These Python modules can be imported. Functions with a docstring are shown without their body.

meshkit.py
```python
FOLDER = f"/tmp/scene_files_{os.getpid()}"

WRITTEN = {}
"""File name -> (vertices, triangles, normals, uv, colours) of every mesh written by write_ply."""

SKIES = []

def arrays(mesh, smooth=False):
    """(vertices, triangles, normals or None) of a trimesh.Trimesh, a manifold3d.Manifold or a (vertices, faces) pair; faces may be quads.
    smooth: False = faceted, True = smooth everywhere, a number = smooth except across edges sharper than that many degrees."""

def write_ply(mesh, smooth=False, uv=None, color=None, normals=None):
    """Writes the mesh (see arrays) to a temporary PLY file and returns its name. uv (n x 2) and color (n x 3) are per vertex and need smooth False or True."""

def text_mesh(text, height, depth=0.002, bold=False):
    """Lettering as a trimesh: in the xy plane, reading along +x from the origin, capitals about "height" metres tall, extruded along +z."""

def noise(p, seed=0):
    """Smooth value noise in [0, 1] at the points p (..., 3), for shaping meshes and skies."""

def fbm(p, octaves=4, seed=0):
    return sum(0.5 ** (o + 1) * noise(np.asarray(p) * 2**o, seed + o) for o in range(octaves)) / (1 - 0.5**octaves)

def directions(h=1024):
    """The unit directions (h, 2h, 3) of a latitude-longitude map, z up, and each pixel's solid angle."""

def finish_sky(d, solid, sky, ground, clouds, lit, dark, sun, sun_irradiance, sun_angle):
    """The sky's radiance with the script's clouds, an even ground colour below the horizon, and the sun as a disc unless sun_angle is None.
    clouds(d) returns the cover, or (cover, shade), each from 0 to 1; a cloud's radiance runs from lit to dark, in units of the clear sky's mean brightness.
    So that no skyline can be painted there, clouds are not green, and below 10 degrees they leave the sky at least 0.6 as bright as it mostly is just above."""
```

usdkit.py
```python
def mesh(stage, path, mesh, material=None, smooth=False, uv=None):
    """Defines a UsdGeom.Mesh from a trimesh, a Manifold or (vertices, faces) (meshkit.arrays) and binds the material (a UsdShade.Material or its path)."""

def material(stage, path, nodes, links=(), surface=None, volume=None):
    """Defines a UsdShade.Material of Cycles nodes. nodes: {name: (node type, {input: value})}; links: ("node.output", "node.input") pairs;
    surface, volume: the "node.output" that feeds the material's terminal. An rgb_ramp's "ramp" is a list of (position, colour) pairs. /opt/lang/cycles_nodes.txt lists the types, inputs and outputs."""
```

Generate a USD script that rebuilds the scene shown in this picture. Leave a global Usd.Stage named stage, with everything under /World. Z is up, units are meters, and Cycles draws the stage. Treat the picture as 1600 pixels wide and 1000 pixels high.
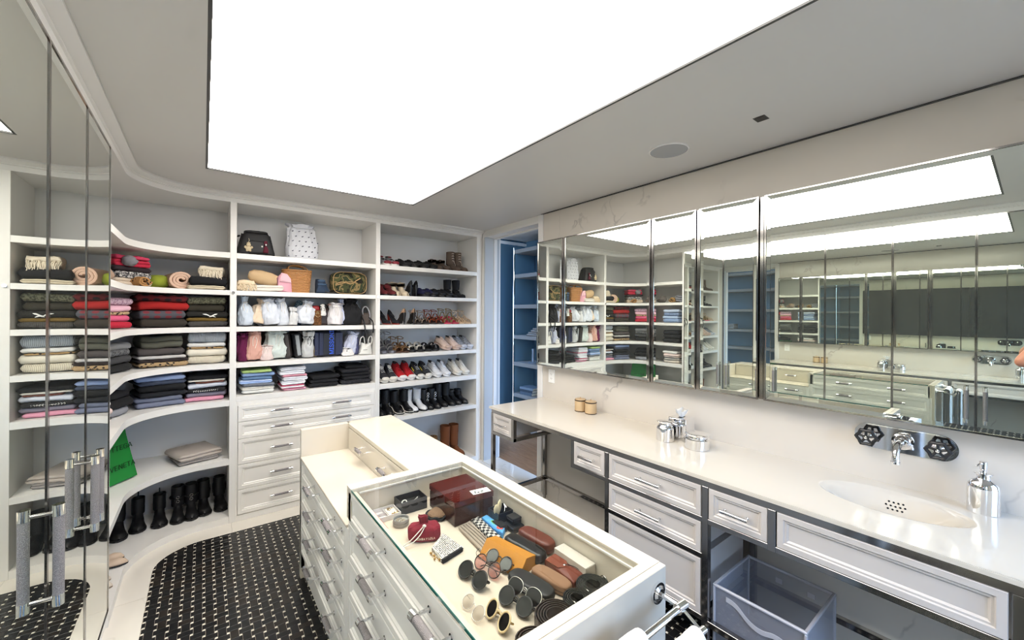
import math, random
import numpy as np, trimesh, manifold3d as m3, usdkit, meshkit
from shapely.geometry import Polygon, box as sbox
from pxr import Usd, UsdGeom, UsdLux, UsdShade, Sdf, Gf, Vt

stage = Usd.Stage.CreateInMemory()
UsdGeom.SetStageUpAxis(stage, UsdGeom.Tokens.z)
UsdGeom.SetStageMetersPerUnit(stage, 1.0)
UsdGeom.Xform.Define(stage, '/World')
stage.SetDefaultPrim(stage.GetPrimAtPath('/World'))
PI = math.pi

# ---------------------------------------------------------------- camera, daylight, exposure
YAW, ROLL, FPX, HOR = 37.4464, 0.3397, 629.71, 490.18
cam = UsdGeom.Camera.Define(stage, '/World/camera')
cam.CreateHorizontalApertureAttr(36.0)
cam.CreateVerticalApertureAttr(22.5)
cam.CreateFocalLengthAttr(36.0 * FPX / 1600)
cam.CreateVerticalApertureOffsetAttr(-(500 - HOR) * 36.0 / 1600)
cam.CreateClippingRangeAttr(Gf.Vec2f(0.02, 200))
cam.CreateFStopAttr(0.0)
xf = UsdGeom.Xformable(cam)
xf.AddTranslateOp().Set(Gf.Vec3d(0, 0, 1.7))
xf.AddRotateZOp().Set(-YAW)
xf.AddRotateXOp().Set(90.0)
xf.AddRotateZOp(opSuffix='roll').Set(ROLL)
EXPOSURE = 0.85
cam.CreateExposureAttr(EXPOSURE)

SKY_STRENGTH, PANEL_STRENGTH = 4.8, 4.2
usdkit.material(stage, '/World/Looks/daylight', {"tc": ("texture_coordinate", {}), "sx": ("separate_xyz", {}), "mr": ("map_range", {"from_min": -1.0, "from_max": 1.0, "clamp": True}),
    "r": ("rgb_ramp", {"ramp": [(0.0, (0.16, 0.16, 0.15)), (0.47, (0.20, 0.21, 0.21)), (0.51, (0.50, 0.68, 0.95)), (0.75, (0.30, 0.55, 1.0)), (1.0, (0.24, 0.48, 1.0))]}), "b": ("background_shader", {"strength": SKY_STRENGTH})},
    [("tc.generated", "sx.vector"), ("sx.z", "mr.value"), ("mr.result", "r.fac"), ("r.color", "b.color")], surface="b.background")
dome = UsdLux.DomeLight.Define(stage, '/World/sky')
UsdShade.MaterialBindingAPI.Apply(dome.GetPrim()).Bind(UsdShade.Material.Get(stage, '/World/Looks/daylight'))

# ---------------------------------------------------------------- naming helpers
_used = {}
def _num(parent, name):
    k = (parent, name); n = _used.get(k, 0); _used[k] = n + 1
    return f'{parent}/{name}' if n == 0 else f'{parent}/{name}_{n:03d}'
def tag(p, label=None, cat=None, group=None, kind=None):
    for k, v in (('label', label), ('category', cat), ('group', group), ('kind', kind)):
        if v: p.SetCustomDataByKey(k, v)
    return p
def thing(name, label=None, cat=None, loc=(0, 0, 0), rz=0.0, group=None, kind=None, rx=0.0, ry=0.0, sc=None):
    x = UsdGeom.Xform.Define(stage, _num('/World', name))
    x.AddTranslateOp().Set(Gf.Vec3d(*map(float, loc)))
    if rz: x.AddRotateZOp().Set(float(rz))
    if ry: x.AddRotateYOp().Set(float(ry))
    if rx: x.AddRotateXOp().Set(float(rx))
    if sc is not None: x.AddScaleOp().Set(Gf.Vec3f(*map(float, sc)))
    return tag(x.GetPrim(), label, cat, group, kind)
def part(parent, name, mesh, m, smooth=False, label=None, kind=None):
    g = usdkit.mesh(stage, _num(str(parent.GetPath()), name), mesh, M[m], smooth)
    return tag(g.GetPrim(), label, kind=kind)
def solo(name, mesh, m, label=None, cat=None, group=None, kind=None, smooth=False):
    g = usdkit.mesh(stage, _num('/World', name), mesh, M[m], smooth)
    return tag(g.GetPrim(), label, cat, group, kind)
def struct(name, mesh, m, label=None, smooth=False):
    return solo(name, mesh, m, label, None, None, 'structure', smooth)
def copy_of(src, loc, rz=0.0, label=None, group=None, rx=0.0, ry=0.0, sc=None):
    was = src.GetCustomData(); base = src.GetName()
    if base[-4:-3] == '_' and base[-3:].isdigit(): base = base[:-4]
    r = thing(base, label or was.get('label'), was.get('category'), loc, rz, group or was.get('group'), None, rx, ry, sc)
    r.GetReferences().AddInternalReference(src.GetPath()); r.SetInstanceable(True)
    return r

# ---------------------------------------------------------------- mesh helpers
def cat(*ms):
    ms = [m for m in ms if m is not None]
    vs, fs, n = [], [], 0
    for m in ms:
        v, f, _ = meshkit.arrays(m); vs.append(v); fs.append(f + n); n += len(v)
    return (np.vstack(vs), np.vstack(fs))
def bx(x0, x1, y0, y1, z0, z1):
    x0, x1 = min(x0, x1), max(x0, x1); y0, y1 = min(y0, y1), max(y0, y1); z0, z1 = min(z0, z1), max(z0, z1)
    v = np.array([[x, y, z] for x in (x0, x1) for y in (y0, y1) for z in (z0, z1)], float)
    f = np.array([[0, 1, 3, 2], [4, 6, 7, 5], [0, 4, 5, 1], [2, 3, 7, 6], [0, 2, 6, 4], [1, 5, 7, 3]])
    return (v, np.vstack([f[:, [0, 1, 2]], f[:, [0, 2, 3]]]))
_rbt = {}
def rb(x0, x1, y0, y1, z0, z1, b=0.003):
    """box with chamfered edges"""
    x0, x1 = min(x0, x1), max(x0, x1); y0, y1 = min(y0, y1), max(y0, y1); z0, z1 = min(z0, z1), max(z0, z1)
    b = min(b, 0.45 * min(x1 - x0, y1 - y0, z1 - z0))
    if 't' not in _rbt:
        pts = [[sx * (1 if a != 0 else 1.25), sy * (1 if a != 1 else 1.25), sz * (1 if a != 2 else 1.25)] for a in range(3) for sx in (-1, 1) for sy in (-1, 1) for sz in (-1, 1)]
        h = m3.Manifold.hull_points(np.array(pts, float)).to_mesh()
        _rbt['t'] = (np.array(h.vert_properties[:, :3]), np.array(h.tri_verts))
    v, f = _rbt['t']
    half = np.array([x1 - x0, y1 - y0, z1 - z0]) / 2
    out = np.sign(v) * np.where(np.abs(v) > 1.1, half, half - b) + np.array([x0 + x1, y0 + y1, z0 + z1]) / 2
    return (out, f)
def xfm(m, loc=(0, 0, 0), rx=0, ry=0, rz=0, sc=1.0):
    v, f, _ = meshkit.arrays(m)
    v = v * np.asarray(sc, float)
    for a, ax in ((rx, 0), (ry, 1), (rz, 2)):
        if a:
            c, s = math.cos(math.radians(a)), math.sin(math.radians(a)); i, j = [(1, 2), (2, 0), (0, 1)][ax]
            vi, vj = v[:, i] * c - v[:, j] * s, v[:, i] * s + v[:, j] * c
            v = v.copy(); v[:, i], v[:, j] = vi, vj
    return (v + np.asarray(loc, float), f)
def grid_faces(n, m, closed_m=True):
    f = []
    for i in range(n - 1):
        for j in range(m if closed_m else m - 1):
            k = (j + 1) % m
            f.append([i * m + j, i * m + k, (i + 1) * m + k, (i + 1) * m + j])
    f = np.array(f)
    return np.vstack([f[:, [0, 1, 2]], f[:, [0, 2, 3]]])
def lathe(prof, n=24, ell=(1.0, 1.0)):
    """profile [(r, z)...] from bottom to top, turned about z, ends capped when r == 0"""
    a = np.arange(n) * 2 * PI / n
    v = np.array([[r * math.cos(t) * ell[0], r * math.sin(t) * ell[1], z] for r, z in prof for t in a])
    return (v, grid_faces(len(prof), n))
def cyl(p0, p1, r, n=14, r1=None):
    p0, p1 = np.asarray(p0, float), np.asarray(p1, float); r1 = r if r1 is None else r1
    d = p1 - p0; L = np.linalg.norm(d); d = d / L
    u = np.cross(d, [0, 0, 1.0] if abs(d[2]) < 0.9 else [1.0, 0, 0]); u /= np.linalg.norm(u); w = np.cross(d, u)
    a = np.arange(n) * 2 * PI / n
    ring = np.cos(a)[:, None] * u + np.sin(a)[:, None] * w
    v = np.vstack([np.repeat(p0[None], n, 0), p0 + ring * r, p1 + ring * r1, np.repeat(p1[None], n, 0)])
    return (v, grid_faces(4, n))
def tube(pts, r, n=8, closed=False):
    p = np.asarray(pts, float); k = len(p)
    rr = np.broadcast_to(np.asarray(r, float), (k,))
    t = (np.roll(p, -1, 0) - np.roll(p, 1, 0)) if closed else np.gradient(p, axis=0)
    t /= np.linalg.norm(t, axis=1, keepdims=True) + 1e-12
    u = np.cross(t[0], [0, 0, 1.0] if abs(t[0][2]) < 0.9 else [1.0, 0, 0]); u /= np.linalg.norm(u)
    a = np.arange(n) * 2 * PI / n; rows = []
    for i in range(k):
        u = u - t[i] * np.dot(u, t[i]); u /= np.linalg.norm(u) + 1e-12; w = np.cross(t[i], u)
        rows.append(p[i] + rr[i] * (np.cos(a)[:, None] * u + np.sin(a)[:, None] * w))
    if closed: rows.append(rows[0])
    else: rows = [np.repeat(p[:1], n, 0)] + rows + [np.repeat(p[-1:], n, 0)]
    return (np.vstack(rows), grid_faces(len(rows), n))
def spline(pts, n=24, closed=False):
    from scipy.interpolate import CubicSpline
    p = np.asarray(pts, float)
    if closed: p = np.vstack([p, p[:1]])
    d = np.r_[0, np.cumsum(np.linalg.norm(np.diff(p, axis=0), axis=1) ** 0.5 + 1e-9)]
    c = CubicSpline(d, p, bc_type='periodic' if closed else 'natural')
    return c(np.linspace(0, d[-1], n, endpoint=not closed))
def prism(poly, z0, z1):
    g = poly if isinstance(poly, Polygon) else Polygon(poly)
    m = trimesh.creation.extrude_polygon(g, z1 - z0, engine='earcut')
    m.apply_translation([0, 0, z0])
    return (np.array(m.vertices), np.array(m.faces))
def place(m, origin, u, v, n):
    """maps local x, y, z onto the axes u, v, n at origin"""
    a, f, _ = meshkit.arrays(m); B = np.array([u, v, n], float)
    if np.linalg.det(B) < 0: f = f[:, ::-1]
    return (a @ B + np.asarray(origin, float), f)
def front(w, h, t=0.02, fr=0.028, flat=False):
    """a framed drawer front with a stepped recess: local x 0..w, y 0..h, face towards +z at t"""
    loops = [(0, 0), (0, t - 0.002), (0.002, t), (fr, t), (fr + 0.004, t - 0.005), (fr + 0.011, t - 0.005), (fr + 0.018, t - 0.011)]
    if flat: loops = loops[:3]
    v = []
    for i, z in loops: v += [[i, i, z], [w - i, i, z], [w - i, h - i, z], [i, h - i, z]]
    f = grid_faces(len(loops), 4); k = len(loops) * 4 - 4
    f = np.vstack([f, [[k, k + 1, k + 2], [k, k + 2, k + 3], [0, 2, 1], [0, 3, 2]]])
    return (np.array(v, float), f)
def arc(cx, cy, r, a0, a1, n):
    return [(cx + r * math.cos(math.radians(a)), cy + r * math.sin(math.radians(a))) for a in np.linspace(a0, a1, n)]
def sweep(path, prof, out=1):
    """sweeps the open profile [(offset to the left of the path, z)] along a plan path"""
    p = np.asarray(path, float); t = np.gradient(p, axis=0); t /= np.linalg.norm(t, axis=1, keepdims=True)
    nrm = np.stack([t[:, 1], -t[:, 0]], 1) * out
    v = np.array([[p[i, 0] + nrm[i, 0] * o, p[i, 1] + nrm[i, 1] * o, z] for i in range(len(p)) for o, z in prof])
    return (v, grid_faces(len(p), len(prof), False))
def ell(rx, ry, rz, n=12, m=18, e1=1.0, e2=1.0):
    """superellipsoid"""
    sp = lambda x, e: np.sign(x) * np.abs(x) ** e
    v = []
    for i in range(n + 1):
        a = -PI / 2 + PI * i / n
        for j in range(m):
            b = 2 * PI * j / m
            v.append([rx * sp(math.cos(a), e1) * sp(math.cos(b), e2), ry * sp(math.cos(a), e1) * sp(math.sin(b), e2), rz * sp(math.sin(a), e1)])
    return (np.array(v), grid_faces(n + 1, m))
def wob(m, amp, freq, seed=0):
    v, f, n = meshkit.arrays(m, True)
    q = np.stack([meshkit.fbm(v * freq + 17.3 * k, 3, seed + k * 7) for k in range(3)], -1) - 0.5
    return (v + q * 2 * np.asarray(amp), f)
# ---------------------------------------------------------------- materials
M = {}
def mat(name, col, rough=0.5, metal=0.0, bump=None, spot=None, **kw):
    """principled material; bump = (scale, strength, distance); spot = (scale, colour2, lo, hi) noise blend into a second colour"""
    nodes = {"p": ("principled_bsdf", {"base_color": col, "roughness": rough, "metallic": metal, **kw})}
    links = []
    if bump or spot: nodes["tc"] = ("texture_coordinate", {})
    if spot:
        nodes["n"] = ("noise_texture", {"scale": spot[0], "detail": 3.0})
        nodes["r"] = ("rgb_ramp", {"ramp": [(0, col), (spot[2], col), (spot[3], spot[1]), (1, spot[1])]})
        links += [("tc.object", "n.vector"), ("n.fac", "r.fac"), ("r.color", "p.base_color")]
    if bump:
        nodes["bn"] = ("noise_texture", {"scale": bump[0], "detail": 3.0})
        nodes["b"] = ("bump", {"strength": bump[1], "distance": bump[2]})
        links += [("tc.object", "bn.vector"), ("bn.fac", "b.height"), ("b.normal", "p.normal")]
    M[name] = usdkit.material(stage, f'/World/Looks/{name}', nodes, links, surface="p.BSDF")
    return name
mat('cabinet_paint', (0.80, 0.77, 0.73), 0.42)
mat('shelf_paint', (0.76, 0.74, 0.71), 0.45)
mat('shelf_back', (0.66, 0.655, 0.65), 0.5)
mat('ceiling_paint', (0.61, 0.59, 0.57), 0.42)
mat('wall_paint', (0.74, 0.72, 0.68), 0.6)
mat('trim_paint', (0.76, 0.74, 0.72), 0.4)
mat('island_top', (0.625, 0.565, 0.475), 0.12)
mat('vanity_paint', (0.60, 0.555, 0.52), 0.4)
mat('tray_lining', (0.62, 0.53, 0.42), 0.8)
mat('counter_stone', (0.655, 0.60, 0.52), 0.14)
mat('chrome', (0.86, 0.86, 0.87), 0.05, 1.0)
mat('polished_nickel', (0.36, 0.345, 0.335), 0.10, 1.0)
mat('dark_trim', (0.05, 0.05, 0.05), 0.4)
mat('mirror', (0.86, 0.895, 0.83), 0.0, 0.985)
mat('black_metal', (0.012, 0.012, 0.013), 0.35)
mat('speaker_cloth', (0.38, 0.38, 0.385), 0.8)
mat('black_hole', (0.01, 0.01, 0.01), 0.9)
mat('white_plastic', (0.85, 0.84, 0.81), 0.35)
mat('navy_wall', (0.085, 0.16, 0.225), 0.55)
mat('grey_oak', (0.24, 0.225, 0.21), 0.5)
# handle grip: knurled, greyish lilac
M['knurl'] = usdkit.material(stage, '/World/Looks/knurl', {
    "tc": ("texture_coordinate", {}), "v": ("voronoi_texture", {"scale": 420.0}), "b": ("bump", {"strength": 0.9, "distance": 0.002}),
    "r": ("rgb_ramp", {"ramp": [(0, (0.10, 0.09, 0.095)), (0.5, (0.27, 0.25, 0.255)), (1, (0.38, 0.35, 0.35))]}),
    "p": ("principled_bsdf", {"roughness": 0.55, "metallic": 0.35})},
    [("tc.object", "v.vector"), ("v.distance", "b.height"), ("b.normal", "p.normal"), ("v.distance", "r.fac"), ("r.color", "p.base_color")], surface="p.BSDF")
# marble: soft clouds and thin broken grey veins
def marble(name, base, vein, scale, rough, dens=0.012, cut=0.50):
    M[name] = usdkit.material(stage, f'/World/Looks/{name}', {
        "g": ("geometry", {}), "mp": ("mapping", {"rotation": (0.5, 0.35, 0.25), "scale": (1, 1, 0.45)}),
        "d": ("noise_texture", {"scale": 1.6, "detail": 5.0}), "dm": ("vector_math", {"math_type": "scale", "scale": 0.9}), "da": ("vector_math", {"math_type": "add"}),
        "v": ("voronoi_texture", {"feature": "distance_to_edge", "scale": scale}),
        "r": ("rgb_ramp", {"ramp": [(0, (1, 1, 1)), (dens * 0.35, (0.75, 0.75, 0.75)), (dens, (0, 0, 0)), (1, (0, 0, 0))]}),
        "k": ("noise_texture", {"scale": 2.3, "detail": 2.0}), "kr": ("rgb_ramp", {"ramp": [(0, (0, 0, 0)), (cut, (0, 0, 0)), (cut + .14, (1, 1, 1)), (1, (1, 1, 1))]}),
        "mu": ("mix_color", {"blend_type": "multiply", "fac": 1.0}),
        "c": ("noise_texture", {"scale": 1.3, "detail": 6.0}), "cr": ("rgb_ramp", {"ramp": [(0.3, tuple(x * 0.90 for x in base)), (0.7, base)]}),
        "mx": ("mix_color", {"b": vein}), "bw": ("rgb_to_bw", {}), "p": ("principled_bsdf", {"roughness": rough})},
        [("g.position", "mp.vector"), ("g.position", "d.vector"), ("d.color", "dm.vector1"), ("mp.vector", "da.vector1"), ("dm.vector", "da.vector2"), ("da.vector", "v.vector"),
         ("v.distance", "r.fac"), ("g.position", "k.vector"), ("k.fac", "kr.fac"), ("r.color", "mu.a"), ("kr.color", "mu.b"), ("mu.result", "bw.color"),
         ("g.position", "c.vector"), ("c.fac", "cr.fac"), ("cr.color", "mx.a"), ("bw.val", "mx.fac"), ("mx.result", "p.base_color")], surface="p.BSDF")
marble('wall_marble', (0.64, 0.59, 0.525), (0.42, 0.385, 0.35), 0.95, 0.16, 0.010, 0.47)
marble('floor_marble', (0.78, 0.735, 0.66), (0.62, 0.58, 0.52), 1.6, 0.12)
# mosaic stone, tone varies per tile
def tilemat(name, a, b, rough):
    M[name] = usdkit.material(stage, f'/World/Looks/{name}', {
        "o": ("geometry", {}), "n": ("noise_texture", {"scale": 11.0, "detail": 4.0}), "r": ("rgb_ramp", {"ramp": [(0.25, a), (0.75, b)]}),
        "i": ("geometry", {}), "p": ("principled_bsdf", {"roughness": rough, "specular_ior_level": 0.3})},
        [("o.position", "n.vector"), ("n.fac", "r.fac"), ("r.color", "p.base_color")], surface="p.BSDF")
tilemat('black_tile', (0.005, 0.005, 0.006), (0.016, 0.0155, 0.016), 0.25)
tilemat('brown_tile', (0.009, 0.007, 0.006), (0.024, 0.019, 0.016), 0.26)
tilemat('cream_tile', (0.62, 0.57, 0.47), (0.76, 0.71, 0.62), 0.25)
tilemat('grout', (0.36, 0.31, 0.25), (0.46, 0.40, 0.33), 0.8)
def glassy(name, tint, ior=1.5, rough=0.0):
    M[name] = usdkit.material(stage, f'/World/Looks/{name}', {
        "t": ("transparent_bsdf", {"color": tint}), "g": ("glossy_bsdf", {"color": (1, 1, 1), "roughness": rough}), "f": ("fresnel", {"IOR": ior}), "ge": ("geometry", {}), "iv": ("math", {"math_type": "subtract", "value1": 1.0}), "mu": ("math", {"math_type": "multiply"}), "m": ("mix_closure", {})},
        [("ge.backfacing", "iv.value2"), ("iv.value", "mu.value1"), ("f.fac", "mu.value2"), ("mu.value", "m.fac"), ("t.BSDF", "m.closure1"), ("g.BSDF", "m.closure2")], surface="m.closure")
glassy('pane_glass', (0.97, 0.985, 0.98))
glassy('window_glass', (0.98, 0.99, 1.0))
M['glass_edge'] = usdkit.material(stage, '/World/Looks/glass_edge', {"p": ("principled_bsdf", {"base_color": (0.02, 0.12, 0.10), "roughness": 0.1})}, [], surface="p.BSDF")
M['panel_light'] = usdkit.material(stage, '/World/Looks/panel_light', {"e": ("emission", {"color": (1.0, 0.95, 0.88), "strength": PANEL_STRENGTH})}, [], surface="e.emission")
def wood(name, a, b):
    M[name] = usdkit.material(stage, f'/World/Looks/{name}', {
        "tc": ("texture_coordinate", {}), "mp": ("mapping", {"scale": (14.0, 1.6, 14.0)}), "n": ("noise_texture", {"scale": 3.0, "detail": 6.0, "distortion": 1.5}),
        "r": ("rgb_ramp", {"ramp": [(0.3, a), (0.7, b)]}), "p": ("principled_bsdf", {"roughness": 0.4})},
        [("tc.object", "mp.vector"), ("mp.vector", "n.vector"), ("n.fac", "r.fac"), ("r.color", "p.base_color")], surface="p.BSDF")
wood('oak_floor', (0.23, 0.115, 0.055), (0.36, 0.20, 0.105))
# ---------------------------------------------------------------- the room
XR, XL, YB, H = 2.576, -0.40, 3.947, 2.655          # marble wall, mirror doors, shelf fronts, ceiling
XBACK, YBACK, YN = -0.86, 4.42, -1.7               # behind the left shelves and doors, behind the back shelves, the wall behind the camera
CX, CY, CR = 0.02, 3.527, 0.42                     # the curved corner of the shelves
PX0, PX1, PY0, PY1 = 0.007, 1.475, 0.165, 3.38     # luminous ceiling panel
# floor with its marble border and basketweave mosaic
TX0, TX1, TY0, TY1, TR = -0.258, 2.43, -1.35, 3.772, 0.27
mosaic_area = Polygon([(TX0, TY0), (TX1, TY0), (TX1, 2.60), (1.93, 2.60), (1.93, TY1)] + arc(TX0 + TR, TY1 - TR, TR, 90, 180, 12))
whole = sbox(XBACK, YN, 2.78, YBACK)
floor = struct('floor', prism(whole, -0.06, -0.004), 'grout', 'floor of black basketweave mosaic inside a cream marble border')
ring = whole.difference(mosaic_area)
cuts_x = [-0.9, 0.185, 0.84, 1.49, 2.14, 2.43, 2.9]
cuts_y = [-1.8, -0.9, -0.3, 0.3, 0.9, 1.5, 2.1, 2.62, 3.22, 4.6]
for i in range(len(cuts_x) - 1):
    for j in range(len(cuts_y) - 1):
        g = ring.intersection(sbox(cuts_x[i] + 0.0008, cuts_y[j] + 0.0008, cuts_x[i + 1] - 0.0008, cuts_y[j + 1] - 0.0008))
        for q in getattr(g, 'geoms', [g]):
            if q.area > 0.004: part(floor, 'border_slab', prism(q, -0.02, 0.0), 'floor_marble')
# basketweave: bricks alternate lying and standing, a small cream square at each corner
BW, BL, BG = 0.0360, 0.0640, 0.0018
BP = (BW + BL) / 2 + BG
rng = random.Random(5)
SA, CA = math.sin(math.radians(YAW)), math.cos(math.radians(YAW))
def pix(x, y, z=0.0):
    d = x * SA + y * CA; r = x * CA - y * SA
    return (800 + FPX * r / d, HOR - FPX * (z - 1.7) / d, d) if d > 0.05 else (-1e4, -1e4, d)
bricks, dots = [], []
def inside(x, y):
    from shapely.geometry import Point
    return inner.contains(Point(x, y))
inner = mosaic_area.buffer(-0.002)
def clip_box(x0, x1, y0, y1, z1):
    x0c, x1c, y0c, y1c = max(x0, TX0), min(x1, TX1), max(y0, TY0), min(y1, TY1)
    if x1c - x0c < 0.006 or y1c - y0c < 0.006: return None
    q = sbox(x0c, y0c, x1c, y1c)
    if (x0c < TX0 + TR and y1c > TY1 - TR) or (x1c > 1.92 and y1c > 2.59):
        q = q.intersection(mosaic_area)
        if q.is_empty or q.area < 4e-5 or min(q.bounds[2] - q.bounds[0], q.bounds[3] - q.bounds[1]) < .004: return None
        return prism(q if isinstance(q, Polygon) else max(q.geoms, key=lambda k: k.area), -0.012, z1)
    v, f = rb(x0c, x1c, y0c, y1c, -0.012, z1, 0.0012)
    return (v, f)
for i in range(int((TX1 - TX0) / BP) + 2):
    for j in range(int((TY1 - TY0) / BP) + 2):
        x, y = TX0 - 0.0168 + i * BP, TY0 - 0.0109 + j * BP
        w, l = (BL, BW) if (i + j) % 2 else (BW, BL)
        zt = rng.uniform(-0.0009, 0.0006)
        b = clip_box(x - w / 2, x + w / 2, y - l / 2, y + l / 2, zt)
        if b is not None: bricks.append((x, y, b))
        s = BP / 2; dd = (BP - BW) / 2 - BG
        c = clip_box(x + s - dd, x + s + dd, y + s - dd, y + s + dd, rng.uniform(-0.0008, 0.0004))
        if c is not None: dots.append((x + s, y + s, c))
def seen(x, y):
    u, v, d = pix(x, y)
    hid = (0.46 < x < 1.14 and 0.6 < y < 2.95)
    return 5 < u < 1595 and v < 995 and not hid
def in_view_rank(q):
    u, v, d = pix(q[0], q[1])
    ok = seen(q[0], q[1]) and u < 560
    return d if ok else 50 + d
bricks.sort(key=in_view_rank); dots.sort(key=in_view_rank)
for k, (x, y, b) in enumerate(bricks[:300]): part(floor, 'tile', b, 'brown_tile' if rng.random() < 0.3 else 'black_tile')
part(floor, 'tile_field', cat(*[b for _, _, b in bricks[300:]]), 'black_tile', kind='stuff')
for x, y, c in dots[:300]: part(floor, 'accent_tile', c, 'cream_tile')
part(floor, 'accent_tile_field', cat(*[c for _, _, c in dots[300:]]), 'cream_tile', kind='stuff')
# ceiling with the recess of the light panel
cl = whole.difference(sbox(PX0, PY0, PX1, PY1))
struct('ceiling', prism(cl, H, H + 0.10), 'ceiling_paint', 'grey white painted ceiling around the big luminous panel')
lp = thing('ceiling_light_panel', 'huge rectangular luminous white panel set flush in the ceiling with a thin dark frame', 'ceiling light', ((PX0 + PX1) / 2, (PY0 + PY1) / 2, H))
hx, hy = (PX1 - PX0) / 2, (PY1 - PY0) / 2
part(lp, 'frame', cat(bx(-hx, -hx + 0.012, -hy, hy, 0.0, 0.03), bx(hx - 0.012, hx, -hy, hy, 0.0, 0.03), bx(-hx + .012, hx - .012, -hy, -hy + 0.012, 0, 0.03), bx(-hx + .012, hx - .012, hy - 0.012, hy, 0.0, 0.03)), 'dark_trim')
part(lp, 'diffuser', bx(-hx + 0.012, hx - 0.012, -hy + 0.012, hy - 0.012, 0.008, 0.028), 'panel_light')
# walls
DY0, DY1, DZ = 2.93, 3.90, 2.60                     # doorway in the right wall
wr = struct('wall_right', cat(bx(XR, XR + 0.2, YN, 2.875, 0, H), ), 'wall_marble', 'white veined marble wall behind the vanity')
struct('wall_right', cat(bx(XR + .004, XR + 0.2, 2.875, DY0, 0, H), bx(XR + .004, XR + 0.2, DY0, DY1, DZ, H + .1), bx(XR + .004, XR + 0.2, DY1, YBACK + .1, 0, H + .1)), 'wall_paint', 'painted wall around the doorway beside the shoe shelves')
struct('wall_back', bx(XBACK - 0.1, XR, YBACK, YBACK + 0.1, 0, H + .1), 'wall_paint', 'painted wall behind the built-in shelves')
struct('wall_left', bx(XBACK - 0.1, XBACK, YN - .1, YBACK, 0, H + .1), 'wall_paint', 'painted wall behind the mirrored wardrobes')
# wall behind the camera with a window
WX0, WX1, WZ0, WZ1 = 0.75, 2.35, 0.35, 2.40
struct('wall_near', cat(bx(XBACK, WX0, YN - .12, YN, 0, H + .1), bx(WX1, XR + .2, YN - .12, YN, 0, H + .1), bx(WX0, WX1, YN - .12, YN, 0, WZ0), bx(WX0, WX1, YN - .12, YN, WZ1, H + .1)), 'wall_paint', 'painted wall with a window, behind the camera')
w1 = thing('window_1', 'tall window behind the camera letting in blue daylight', None, ((WX0 + WX1) / 2, YN - .06, WZ0), kind='structure')
ww, wh = (WX1 - WX0) / 2, WZ1 - WZ0
part(w1, 'window_frame', cat(bx(-ww, -ww + .05, -.03, .03, 0, wh), bx(ww - .05, ww, -.03, .03, 0, wh), bx(-ww + .05, ww - .05, -.03, .03, 0, .05), bx(-ww + .05, ww - .05, -.03, .03, wh - .05, wh), bx(-.025, .025, -.025, .025, .05, wh - .05)), 'trim_paint')
part(w1, 'pane', bx(-ww + .05, -.025, -.004, .004, .05, wh - .05), 'window_glass')
part(w1, 'pane', bx(.025, ww - .05, -.004, .004, .05, wh - .05), 'window_glass')
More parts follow.
